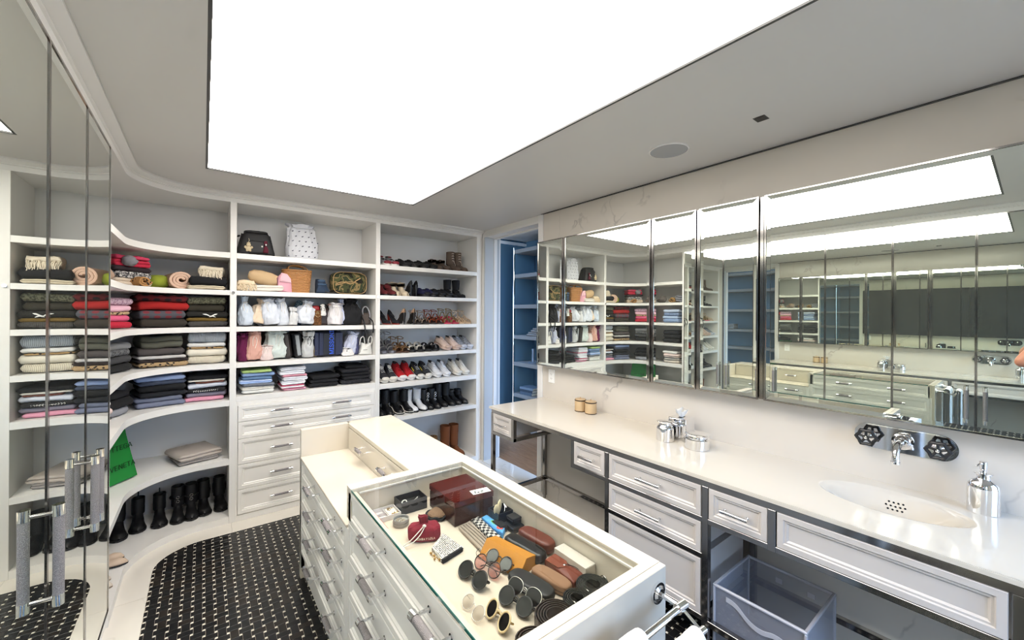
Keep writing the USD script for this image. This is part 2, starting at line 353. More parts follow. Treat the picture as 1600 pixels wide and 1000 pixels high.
# door lining and architraves
mat('daylight_tinted_paint', (0.47, 0.49, 0.51), 0.45)  # trim colour dimmed and blued for the far lining, daylight cast in the colour
d1 = thing('door_1', 'open doorway with pale painted lining, right of the shoe shelves', None, (XR, DY0, 0), kind='structure')
L = DY1 - DY0
part(d1, 'lining', bx(0, 0.2, L - 0.02, L, 0, DZ - .02), 'daylight_tinted_paint')
part(d1, 'lining', bx(0.006, 0.2, 0, 0.02, 0, DZ - .02), 'trim_paint')
part(d1, 'head_lining', bx(0.006, 0.2, 0.0, L, DZ - .02, DZ), 'trim_paint')
part(d1, 'door_stop', cat(bx(0.12, 0.16, L - 0.035, L - .02, 0, DZ - .035), bx(0.12, 0.16, 0.02, .035, 0, DZ - .035), bx(.12, .16, .02, L - .02, DZ - .035, DZ - .02)), 'trim_paint')
part(d1, 'architrave', rb(-0.012, 0.008, -0.055, 0.012, 0.0, DZ + .05), 'trim_paint')
part(d1, 'architrave', rb(0.2, 0.225, L - 0.015, L + 0.07, 0, DZ + .05), 'trim_paint')
part(d1, 'threshold', bx(-0.02, 0.2, 0.0, L, 0, 0.004), 'floor_marble')
# ceiling cornice following the doors, the curve and the back shelves
path = [(XL, YN), (XL, 0.5), (XL, 2.0), (XL, 3.2)] + arc(CX, CY, CR, 180, 90, 22) + [(0.6, YB), (1.6, YB), (XR, YB)]
prof = [(-0.008, 2.5845), (0.003, 2.5845), (0.003, 2.618), (0.012, 2.622), (0.012, 2.628), (0.03, 2.630), (0.045, 2.638), (0.055, 2.643), (0.055, H)]
struct('trim_1', sweep(path, prof), 'trim_paint', 'stepped ceiling cornice that bends round the curved shelf corner', smooth=30)
struct('trim_2', bx(XL - 0.03, XL + .001, YN, 3.03, 2.585, H), 'trim_paint', 'flat fascia over the mirrored wardrobe doors')
struct('trim_3', bx(XR - 0.012, XR + .01, YN, 2.9, H - 0.007, H - .001), 'dark_trim', 'dark strip painted as the shadow gap between the marble wall and the ceiling')  # solid strip; its dark colour stands in for the shade of the joint
# ceiling fittings
sp = thing('ceiling_speaker', 'round grey loudspeaker grille flush in the ceiling above the mirrors', 'speaker', (2.145, 1.31, H))
part(sp, 'grille', lathe([(0, -0.006), (0.098, -0.006), (0.102, -0.004), (0.102, 0.0), (0, 0.0)], 48), 'speaker_cloth')
part(sp, 'rim', lathe([(0.103, 0), (0.103, -0.006), (0.109, -0.005), (0.111, 0)], 48), 'trim_paint')
vn = thing('ceiling_sensor', 'tiny black square fitting in the white ceiling near the right edge', 'sensor', (2.145, 0.822, H))
part(vn, 'plate', cat(bx(-.026, .026, -.022, -.002, -.003, 0), bx(-.022, .026, .001, .022, -.003, 0)), 'black_metal')
part(vn, 'bezel', bx(-.03, .03, -.026, .026, -.0015, 0), 'dark_trim')
# ---------------------------------------------------------------- the next room through the doorway
nf = struct('floor', bx(2.70, 4.6, 1.6, 5.0, -0.06, -0.012), 'grout', 'warm brown oak plank floor of the next room')
for k in range(14):
    x0 = 2.776 + k * 0.13
    for q, (a, b) in enumerate(((1.6, 2.9 + .35 * (k % 3)), (2.9 + .35 * (k % 3), 5.0))):
        part(nf, 'plank', rb(x0 + .001, x0 + .129, a + .001, b - .001, -0.012, rng.uniform(-.0015, 0), .001), 'oak_floor')
struct('wall_right', bx(4.0, 4.1, 1.6, 5.1, 0, 2.9), 'navy_wall', 'blue painted wall of the next room behind the shelf unit')
struct('wall_back', cat(bx(XR, 3.0, 4.9, 5.0, 0, 2.9), bx(3.0, 4.0, 4.9, 5.0, 0, 2.9)), 'navy_wall', 'blue painted end wall of the next room')
struct('trim_4', bx(2.78, 4.0, 4.86, 4.9, 2.75, 2.79), 'trim_paint', 'pale picture rail in the next room')
struct('ceiling', bx(2.776, 4.1, 1.6, 5.0, 2.82, 2.9), 'ceiling_paint', 'ceiling of the next room')
w2 = thing('window_2', 'window of the next room, out of view, source of its blue daylight', None, (3.4, 1.6, 0.5), kind='structure')
part(w2, 'window_frame', cat(bx(-.6, -.55, -.03, .03, 0, 2.2), bx(.55, .6, -.03, .03, 0, 2.2), bx(-.55, .55, -.03, .03, 0, .05), bx(-.55, .55, -.03, .03, 2.15, 2.2)), 'trim_paint')
part(w2, 'pane', bx(-.55, .55, -.004, .004, .05, 2.15), 'window_glass')
mat('blue_panel', (0.14, 0.26, 0.36), 0.5)
un = thing('shelf_unit', 'grey open shelf unit with chrome posts in the blue next room, seen through the doorway', 'shelf unit', (3.6, 4.66, 0))
for z in (2.63, 2.27, 1.83, 1.39, 1.0, 0.55, 0.1):
    part(un, 'shelf', rb(0.0, 0.38, -1.9, 0.02, z - .055, z), 'grey_oak')
for y in (0.0, -0.95, -1.88):
    part(un, 'post', cyl((0.0, y, 0), (0.0, y, 2.66), .014), 'chrome')
    part(un, 'side_panel', bx(0.02, .38, y - .01, y + .01, 0, 2.66), 'blue_panel')
# ---------------------------------------------------------------- handles
_hc = {}
def bar_handle(parent, name, c, axis, out, length=0.15, r=0.0115, off=0.042, grip='knurl', sub=True):
    """grip core between two chrome ferrules on two posts, one solid; c: point on the face, axis along the grip, out: normal"""
    key = (length, r, off); fl = min(0.03, length * .17); h = length / 2
    if key not in _hc:
        C = lambda hh, rr, n=16: m3.Manifold.cylinder(hh, rr, rr, n)
        ax = lambda m, x: m.rotate([0, 90, 0]).translate([x, 0, off])
        sol = ax(C(length, r * .8), -h) + ax(C(fl, r * 1.12), -h) + ax(C(fl, r * 1.12), h - fl)
        for s in (-1, 1): sol = sol + C(off, r * .45, 12).translate([s * (h - fl * .5), 0, 0]) + C(.004, r * .8).translate([s * (h - fl * .5), 0, 0])
        q = sol.to_mesh(); _hc[key] = (np.array(q.vert_properties[:, :3], float), np.array(q.tri_verts))
    c, a, o = np.array(c, float), np.array(axis, float), np.array(out, float); m = c + o * off
    g = part(parent, name, place(_hc[key], c, a, np.cross(o, a), o), 'chrome', 40)
    if sub: part(g, 'grip', cyl(m - a * (h - fl), m + a * (h - fl), r), grip, 40)
    return g
X, Y, Z = np.eye(3)
# ---------------------------------------------------------------- built-in shelving: three units
SZ = [(2.178, 2.135), (1.875, 1.837), (1.580, 1.541), (1.286, 1.246), (0.992, 0.945), (0.513, 0.471), (0.052, 0.0)]
D1, D2, D3 = (0.169, 0.213), (1.340, 1.384), (2.508, 2.563)
curve = [(XL, 3.06), (XL, 3.3)] + arc(CX, CY, CR, 180, 90, 26) + [(D1[0], YB)]
backline = [(D1[0], YBACK - .02), (XBACK + .02, YBACK - .02), (XBACK + .02, 3.06)]
plan = Polygon(curve + backline)
inset = Polygon([(x + (0.012 if x < -0.2 else 0) * 0, y) for x, y in curve] + backline)
cu = thing('curved_shelf_unit', 'white built-in corner shelving with concave curved shelf fronts between mirrored doors and drawers', 'shelving')
for zt, zb in SZ: part(cu, 'shelf', prism(plan, zb, zt), 'shelf_paint', 30)
part(cu, 'top_board', prism(plan, 2.585, 2.63), 'shelf_paint', 30)
part(cu, 'back_panel', cat(bx(XBACK, D1[0], YBACK - .02, YBACK - .001, 0, 2.63), bx(XBACK, XBACK + .02, 3.06, YBACK - .02, 0, 2.63)), 'shelf_back')
part(cu, 'side_panel', bx(XBACK + .02, XL, 3.035, 3.06, 0, 2.63), 'shelf_paint')
part(cu, 'divider', rb(D1[0], D1[1], YB - .001, YBACK - .02, 0, 2.615, .002), 'shelf_paint')
for z in (1.857,): part(cu, 'catch', cyl((.191, YB, z), (.191, YB - .012, z), .011), 'chrome', 40)
mu = thing('drawer_shelf_unit', 'white built-in unit with open shelves of bags above five drawers', 'shelving')
for zt, zb in SZ[:4]: part(mu, 'shelf', rb(D1[1], D2[0], YB, YBACK - .02, zb, zt, .0015), 'shelf_paint')
part(mu, 'shelf', rb(D1[1], D2[0], YB, YBACK - .02, .972, 1.014, .0015), 'shelf_paint')
part(mu, 'top_board', bx(D1[1], D2[0], YB, YBACK - .02, 2.585, 2.63), 'shelf_paint')
part(mu, 'back_panel', bx(D1[1], D2[0], YBACK - .02, YBACK - .001, 0, 2.63), 'shelf_back')
part(mu, 'carcass', cat(bx(D1[1], D2[0], YB + .012, YBACK - .02, .05, .972), bx(D1[1], D2[0], YB, YB + .012, .94, .972), bx(D1[1], D1[1] + .012, YB, YB + .012, .05, .94), bx(D2[0] - .012, D2[0], YB, YB + .012, .05, .94)), 'cabinet_paint')
part(mu, 'plinth', rb(D1[1], D2[0], YB, YBACK - .02, 0, .05, .002), 'shelf_paint')
part(mu, 'divider', rb(D2[0], D2[1], YB - .001, YBACK - .02, 0, 2.615, .002), 'shelf_paint')
part(mu, 'catch', cyl((1.362, YB, 1.857), (1.362, YB - .012, 1.857), .011), 'chrome', 40)
DZS = [.94, .806, .667, .459, .256, .054]
for k in range(5):
    x0, x1, z1, z0 = D1[1] + .014, D2[0] - .014, DZS[k] - .0015, DZS[k + 1] + .0015
    d = part(mu, 'drawer', place(front(x1 - x0, z1 - z0, .018), (x0, YB + .008, z0), X, Z, -Y), 'cabinet_paint')
    for hx_ in (.535, 1.02):
        bar_handle(d, 'handle', (hx_, YB - .01, (z0 + z1) / 2 + .004), X, -Y, .165, .0085, .03, sub=False)
        part(d, 'grip', cyl((hx_ - .055, YB - .04, (z0 + z1) / 2 + .004), (hx_ + .055, YB - .04, (z0 + z1) / 2 + .004), .0088), 'knurl', 40)
su = thing('shoe_shelf_unit', 'white built-in shoe shelving beside the doorway', 'shelving')
for zt, zb in SZ[:5] + [(.648, .606)]: part(su, 'shelf', rb(D2[1], D3[0], YB, YBACK - .02, zb, zt, .0015), 'shelf_paint')
part(su, 'shelf', bx(D2[1], D3[0], YB, YBACK - .02, 0, .052), 'shelf_paint')
part(su, 'top_board', bx(D2[1], D3[0], YB, YBACK - .02, 2.585, 2.63), 'shelf_paint')
part(su, 'back_panel', bx(D2[1], D3[0], YBACK - .02, YBACK - .001, 0, 2.63), 'shelf_back')
part(su, 'side_panel', rb(D3[0], XR - .002, YB - .001, YBACK - .02, 0, 2.615, .002), 'shelf_paint')
# ---------------------------------------------------------------- mirrored wardrobe doors
DOORW = 0.541
ylo = [3.035 - DOORW * (k + 1) for k in range(9)]
wl = ['mirrored wardrobe door nearest the curved shelves, knurled handle on its left edge', 'mirrored wardrobe door second from the curved shelves, handle beside its neighbour',
      'mirrored wardrobe door at the left edge of the photo, knurled handle at its far side'] + [f'{w_} mirrored wardrobe door from the curved shelves, seen reflected in the vanity mirrors' for w_ in ('fourth', 'fifth', 'sixth', 'seventh', 'eighth', 'ninth')]
hs = [ +.055, -.055, -.055, 0, +.055, -.055, -.055, 0, 0]
for k, y0 in enumerate(ylo):
    y1 = y0 + DOORW
    t = thing('wardrobe_door', wl[k], 'wardrobe door', (XL, y0, 0), group='mirrored wardrobe doors')
    part(t, 'mirror_panel', bx(-.02, 0, .009, DOORW - .009, .095, 2.575), 'mirror')
    part(t, 'edge_trim', cat(bx(-.02, .003, .001, .009, .09, 2.58), bx(-.02, .003, DOORW - .009, DOORW - .001, .09, 2.58), bx(-.02, .003, .009, DOORW - .009, 2.575, 2.583), bx(-.02, .003, .009, DOORW - .009, .09, .095)), 'polished_nickel')
    if hs[k]:
        yy = hs[k] if hs[k] > 0 else DOORW + hs[k]
        q = m3.Manifold.cylinder(.32, .010, .010, 18).translate([.037, yy, .765])
        for z_ in (.765, 1.05): q = q + m3.Manifold.cylinder(.035, .0145, .0145, 24).translate([.037, yy, z_])
        for z_ in (.79, 1.06): q = q + m3.Manifold.cylinder(.037, .006, .006, 14).rotate([0, 90, 0]).translate([0, yy, z_])
        h = part(t, 'handle', q, 'chrome', 40)
        part(h, 'grip', cyl((.037, yy, .80), (.037, yy, 1.05), .0135), 'knurl', 40)
t = struct('baseboard_left', bx(XL - .02, XL - .012, YN, 3.035, 0, .09), 'trim_paint', 'recessed plinth under the mirrored wardrobe doors')
# ---------------------------------------------------------------- island with glass display top
IX0, IX1, IY0, IYM, IY1, IZ = 0.50, 1.104, 0.675, 1.825, 2.90, 0.95
isl = thing('island_cabinet', 'white island dresser with a low dressing shelf, many drawers and a glass display top', 'cabinet')
GX0, GX1, GY0, GY1, TZ = IX0 + .035, IX1 - .062, IY0 + .052, IYM - .055, .822
# body: display part hollow from TZ up, rear part to the low shelf, raised right half
part(isl, 'body', cat(bx(IX0 + .022, IX1 - .001, IY0 + .02, IYM, .07, TZ - .01), bx(IX0 + .022, IX1 - .001, IYM, IY1 - .02, .07, .765), bx(.80, IX1 - .001, IYM, IY1 - .04, .765, .925),
                      bx(IX0 + .001, IX0 + .022, IY0 + .022, IY0 + .036, .07, .934), bx(IX0, IX0 + .022, IYM - .02, IYM + .02, .07, .765), bx(IX0, IX0 + .022, IY1 - .045, IY1 - .02, .07, .765)), 'cabinet_paint')
part(isl, 'plinth', bx(IX0 + .03, IX1 - .03, IY0 + .03, IY1 - .03, 0, .07), 'cabinet_paint')
part(isl, 'end_panel', rb(IX0, IX1, IY0, IY0 + .022, .0, IZ, .002), 'island_top')
part(isl, 'end_panel', rb(IX0, .80, IY1 - .045, IY1, .0, IZ, .002), 'island_top')
part(isl, 'end_panel', rb(.80, IX1, IY1 - .04, IY1, .0, .925, .002), 'island_top')
part(isl, 'low_shelf_top', rb(IX0 - .004, .79, IYM - .002, IY1 - .046, .765, .778, .002), 'island_top')
part(isl, 'worktop', rb(.786, IX1, IYM + .003, IY1, .925, IZ, .002), 'island_top')
part(isl, 'display_rim', cat(bx(GX1, IX1, IY0 + .022, IYM, TZ - .01, IZ), bx(IX0, GX1, GY1, IYM, TZ - .01, IZ), bx(IX0, GX1, IY0 + .022, GY0, TZ - .01, IZ), bx(IX0 + .0225, GX0 - .012, GY0, GY1, TZ - .01, IZ - .0142), bx(IX0, IX0 + .0225, GY0, GY1, .9345, IZ - .0142), bx(.79, IX1, IYM, IYM + .004, .765, IZ)), 'island_top')
part(isl, 'display_rail', cat(bx(GX1 - .006, GX1, GY0, GY1, IZ - .026, IZ - .020), bx(GX0, GX1, GY1 - .006, GY1, IZ - .026, IZ - .020)), 'cabinet_paint')
part(isl, 'display_floor', bx(IX0 + .022, GX1, GY0, GY1, TZ - .01, TZ), 'tray_lining')
gl = part(isl, 'glass_top', bx(IX0 + .003, GX1 - .001, GY0 + .001, GY1 - .001, IZ - .011, IZ - .003), 'pane_glass')
part(gl, 'glass_edge', bx(IX0 + .001, IX0 + .0032, GY0 + .001, GY1 - .001, IZ - .0115, IZ - .0035), 'glass_edge')
def idrawer(y0, y1, z0, z1, hy, x=IX0, t=.022):
    d = part(isl, 'drawer', place(front(y1 - y0, z1 - z0, t, .026), (x + t, y0, z0), Y, Z, -X), 'cabinet_paint')
    for y in hy: bar_handle(d, 'handle', (x + .011, y, (z0 + z1) / 2 + .004), Y, -X, .15, .0125, .05, sub=False)
    for y in hy: part(d, 'grip', cyl((x - .039, y - .047, (z0 + z1) / 2 + .004), (x - .039, y + .047, (z0 + z1) / 2 + .004), .0128), 'knurl', 40)
zs = [.933, .797, .639, .482, .325, .168, .075]
for k in range(5): idrawer(IY0 + .0375, IYM - .0215, zs[k + 1] + .0013, zs[k] - .0013, (1.445, .975))
for k in range(1, 5): idrawer(IYM + .0215, IY1 - .0465, zs[k + 1] + .0013, (.763 if k == 1 else zs[k] - .0013), (2.45, 2.0))
d = part(isl, 'drawer', place(front(IY1 - .05 - IYM - .012, .142, .014, .02, True), (.80, IYM + .008, .779), Y, Z, -X), 'island_top')
for y in (2.50, 2.10):
    bar_handle(d, 'handle', (.786, y, .858), Y, -X, .13, .0105, .036, sub=False)
    part(d, 'grip', cyl((.75, y - .04, .858), (.75, y + .04, .858), .0107), 'knurl', 40)
# towel rails on the near end
tr = part(isl, 'towel_rail', cat(*[cat(cyl((x, IY0, .889), (x, IY0 - .008, .889), .03, 24), cyl((x, IY0 - .008, .889), (x, IY0 - .014, .889), .022, 24, .015), cyl((x, IY0 - .01, .889), (x, .604, .889), .0065),
                                       cyl((x - .018, .600, .889), (x + .018, .600, .889), .0135), cyl((x, .600, .889), (x, .540, .858), .0045), cyl((x - .012, .540, .858), (x + .012, .540, .858), .010)) for x in (1.056, .545)],
                                cyl((.545, .600, .889), (1.056, .600, .889), .0095), cyl((.545, .540, .858), (1.056, .540, .858), .0075)), 'chrome', 40)
def towel(label, y, z, x0, x1, drop):
    n = 22; pts = []
    for k in range(7): pts.append((y + .018, z - drop + drop * k / 7))
    for a in np.linspace(0, PI, 9): pts.append((y + .018 * math.cos(a), z + .0185 * math.sin(a)))
    for k in range(7): pts.append((y - .018, z - drop * (k + 1) / 7))
    p = np.array(pts); out = []
    th = .007
    t = np.gradient(p, axis=0); t /= np.linalg.norm(t, axis=1, keepdims=True); nn = np.stack([t[:, 1], -t[:, 0]], 1)
    loop = np.vstack([p + nn * th, (p - nn * th)[::-1]])
    xs = np.linspace(x0, x1, 18)
    v = np.array([[x, q[0], q[1]] for x in xs for q in loop])
    c0, c1 = np.tile([x0 + .004, *loop.mean(0)], (1, 1)), np.tile([x1 - .004, *loop.mean(0)], (1, 1))
    f = grid_faces(len(xs), len(loop))
    m = wob((v, f), (.003, .004, .003), 28.0, 3)
    tt = thing('towel', label, 'towel')
    part(tt, 'cloth', m, 'towel_terry', True)
    part(tt, 'hem_band', cat(bx(x0 + .005, x1 - .005, y - .028, y - .0245, z - drop + .03, z - drop + .05),), 'towel_terry')
mat('towel_terry', (0.86, 0.86, 0.86), 0.95, bump=(260, 0.8, 0.003))
towel('white towel folded over the inner rail on the end of the island', .600, .889, .60, .872, .45)
towel('white towel over the lower outer rail, nearer the laundry hamper', .540, .858, .84, 1.03, .45)
# ---------------------------------------------------------------- vanity
XF, CZ = 1.95, .907
VY0, VY1 = -1.2, 2.84
BT, BB = .888, .856            # top bar
van = thing('vanity_cabinet', 'long vanity of polished metal frame with cream framed drawers under the stone counter', 'vanity')
F = []
def fb(y0, y1, z0, z1):
    q = .0007 if (z1 - z0) > (y1 - y0) else 0
    F.append(rb(XF + .01 - q, XF + .04 + q, y0, y1, z0 - q, z1 + q * .0, .0015))
fb(VY0, VY1, BB, BT)                                              # top bar
for y in (2.83, 2.545): fb(y - .015, y + .015, .676, BB)
fb(2.53, 2.845, .676, .702)
for y in (1.888, 1.600): fb(y - .014, y + .014, .19, BB) if y == 1.6 else fb(y - .014, y + .014, .676, BB)
fb(1.60, 1.90, .676, .702)
fb(.992 - .016, .992 + .016, .03, BB)
fb(.70 - .016, .70 + .016, .676, BB)
fb(-.01 - .02, -.01 + .055, .03, BB)
fb(.045, .99, .676, .702)
fb(1.0, 1.6, .676, .702); fb(1.0, 1.6, .496, .522); fb(1.0, 1.6, .19, .216)
fb(2.815, 2.845, .03, .676)                                        # front leg by the door
for y in (2.77, 1.6, .99, .0): F.append(rb(2.50, 2.53, y - .015, y + .015, .03, BT, .0015))   # rear legs
F.append(rb(2.50, 2.53, VY0, 2.77, .175, .205, .0015))             # rear low rail
F.append(rb(XF + .04, 2.52, 2.755, 2.785, .175, .205, .0015))
F.append(rb(XF + .04, 2.52, 2.53, 2.56, .676, .702, .0015)); F.append(rb(XF + .04, 2.52, 2.815, 2.845, .676, .702, .0015))
F.append(rb(XF + .04, 2.52, 2.755, 2.785, .676, .702, .0015))
for y in (1.6, .992): F.append(rb(XF + .04, 2.52, y - .012, y + .012, .19, .216, .0015)); F.append(rb(XF + .04, 2.52, y - .012, y + .012, .676, .702, .0015))
F.append(rb(XF + .01, XF + .04, .03, .99, .175, .205, .0015))
for y in (2.83, 1.6, .992, .0): F.append(cyl((XF + .025, y, 0), (XF + .025, y, .03), .012))
for y in (2.77, 1.6, .99, .0): F.append(cyl((2.515, y, 0), (2.515, y, .03), .012))
part(van, 'frame', cat(*F), 'polished_nickel')
def vdrawer(y0, y1, z0, z1, handle=True, deep=.48, hl=.12, fr=.024):
    d = part(van, 'drawer', place(front(y1 - y0, z1 - z0, .02, fr), (XF + .03, y1, z0), -Y, Z, -X), 'vanity_paint')
    part(d, 'drawer_box', cat(bx(XF + .03, XF + .03 + deep, y0 + .01, y1 - .01, z0 + .004, z1 - .004)), 'vanity_paint')
    if handle:
        c = (XF + .01, (y0 + y1) / 2, (z0 + z1) / 2)
        bar_handle(d, 'handle', c, Y, -X, hl, .008, .03, sub=False)
        part(d, 'grip', cyl((XF - .02, c[1] - hl * .33, c[2]), (XF - .02, c[1] + hl * .33, c[2]), .0082), 'chrome', 40)
vdrawer(2.565, 2.815, .704, .854)
vdrawer(1.619, 1.874, .704, .854)
vdrawer(1.013, 1.583, .704, .854, hl=.15)
vdrawer(1.013, 1.583, .524, .674, hl=.15)
vdrawer(1.013, 1.583, .218, .492, handle=False)
vdrawer(.717, .974, .704, .854)
vdrawer(.052, .68, .704, .854, handle=False, deep=.05)
vdrawer(-.9, -.06, .5, .854, handle=False)
part(van, 'back_panel', bx(2.53, 2.572, VY0, 2.755, 0.0, BT), 'wall_marble')
part(van, 'bottle_trap', cat(cyl((2.30, .42, .60), (2.30, .42, .69), .03, 18), cyl((2.30, .42, .69), (2.30, .42, .80), .016), cyl((2.30, .42, .63), (2.53, .42, .63), .014)), 'chrome', 40)
# counter with the sunk oval basin: a height field over the whole slab
BCX, BCY, BRX, BRY, BD = 2.335, .385, .150, .245, .070
def basin_z(x, y):
    s = np.sqrt(((x - BCX) / BRX) ** 2 + ((y - BCY) / BRY) ** 2)
    k = np.clip((1.0 - s) / .62, 0, 1)
    return CZ - BD * (k * k * (3 - 2 * k)) - .005 * np.clip((1.0 - s) / .05, 0, 1)
gx = np.r_[np.linspace(XF + .004, BCX - BRX - .01, 3), np.linspace(BCX - BRX, BCX + BRX, 60), [XR]]
gy = np.r_[[VY0], np.linspace(BCY - BRY - .01, BCY + BRY + .01, 110), [1.0, 1.6, 2.2, 2.862]]
GXm, GYm = np.meshgrid(gx, gy, indexing='ij')
top = np.stack([GXm, GYm, basin_z(GXm, GYm)], -1).reshape(-1, 3)
slab = cat((top, grid_faces(len(gx), len(gy), False)[:, ::-1]), prism(sbox(XF + .004, VY0, XR, 2.862).difference(Polygon([(BCX + (BRX + .012) * math.cos(a), BCY + (BRY + .012) * math.sin(a)) for a in np.arange(64) * PI / 32])), .889, .8895), bx(XF, XF + .0041, VY0, 2.862, .889, CZ - .003), bx(XF + .001, XF + .0041, VY0, 2.862, CZ - .003, CZ - .0005),
           bx(XF + .004, XR, 2.862, 2.866, .889, CZ - .002), bx(XF + .004, XR, VY0 - .004, VY0, .889, CZ - .001))
ct = thing('countertop', 'long cream white stone vanity counter with a shallow oval basin', 'countertop')
part(ct, 'slab', slab, 'counter_stone', 25)
for row, (n, dx) in enumerate(((4, .0), (5, .0115), (4, .023))):
    for k in range(n):
        x, y = 2.418 + dx, .38 + (k - (n - 1) / 2) * .0155; e = 1e-3
        z = float(basin_z(np.array(x), np.array(y))); g = math.degrees(math.atan(float(basin_z(np.array(x + e), np.array(y)) - basin_z(np.array(x - e), np.array(y))) / (2 * e)))
        part(ct, 'drain_hole', xfm(lathe([(0, -.002), (.0038, -.002), (.0038, .0022), (0, .0022)], 10), (x, y, z), ry=-g), 'black_hole')
# ---------------------------------------------------------------- mirror cabinets
XM, MZ0, MZ1 = 2.486, 1.229, 2.365
ML = ['narrow mirrored cabinet at the far end of the row, by the doorway', 'widest mirrored cabinet left of the tissue box, reflecting the bag shelves',
      'slim mirrored cabinet second left of the long mirror, reflecting the curved shelves', 'slim mirrored cabinet just left of the long mirror, reflecting wardrobe doors', 'long frameless mirror above the basin and faucet, at the right edge']
for lab, (a, b) in zip(ML, ((2.853, 2.531), (2.496, 1.658), (1.632, 1.329), (1.300, .966), (.925, -1.15))):
    t = thing('mirror_cabinet', lab, 'mirror', (XM, b, MZ0))
    w, h = a - b, MZ1 - MZ0
    part(t, 'cabinet_body', bx(.012, XR - XM - .001, .0, w, .0, h), 'polished_nickel')
    part(t, 'frame', cat(bx(-.004, .012, -.006, .003, -.004, h + .004), bx(-.004, .012, w - .003, w + .006, -.004, h + .004), bx(-.004, .012, .003, w - .003, -.004, .004), bx(-.004, .012, .003, w - .003, h - .004, h + .004)), 'polished_nickel')
    v = []
    for i, n in ((.003, .010), (.003, .0006), (.024, 0.0)):
        v += [[n, i, i], [n, w - i, i], [n, w - i, h - i], [n, i, h - i]]
    f = np.vstack([grid_faces(3, 4), [[8, 9, 10], [8, 10, 11], [0, 2, 1], [0, 3, 2]]])
    part(t, 'mirror_panel', (np.array(v), f[:, ::-1]), 'mirror')
for k, y in enumerate((2.513, 1.645, 1.3145, .945)):
    w = (.020, .010, .013, .022)[k]
    solo('mirror_mullion', cat(rb(XM + .002, XM + .014, y - w * .45, y + w * .45, MZ0, MZ1, .001), bx(XM + .014, XR - .001, y - w * .4, y + w * .4, MZ0 + .002, MZ1 - .002)), 'polished_nickel',
         ['polished metal strip between the two leftmost mirror cabinets', 'polished metal strip right of the widest mirror cabinet', 'polished metal strip between the two slim mirror cabinets', 'polished metal strip left of the long mirror'][k], 'mirror trim')
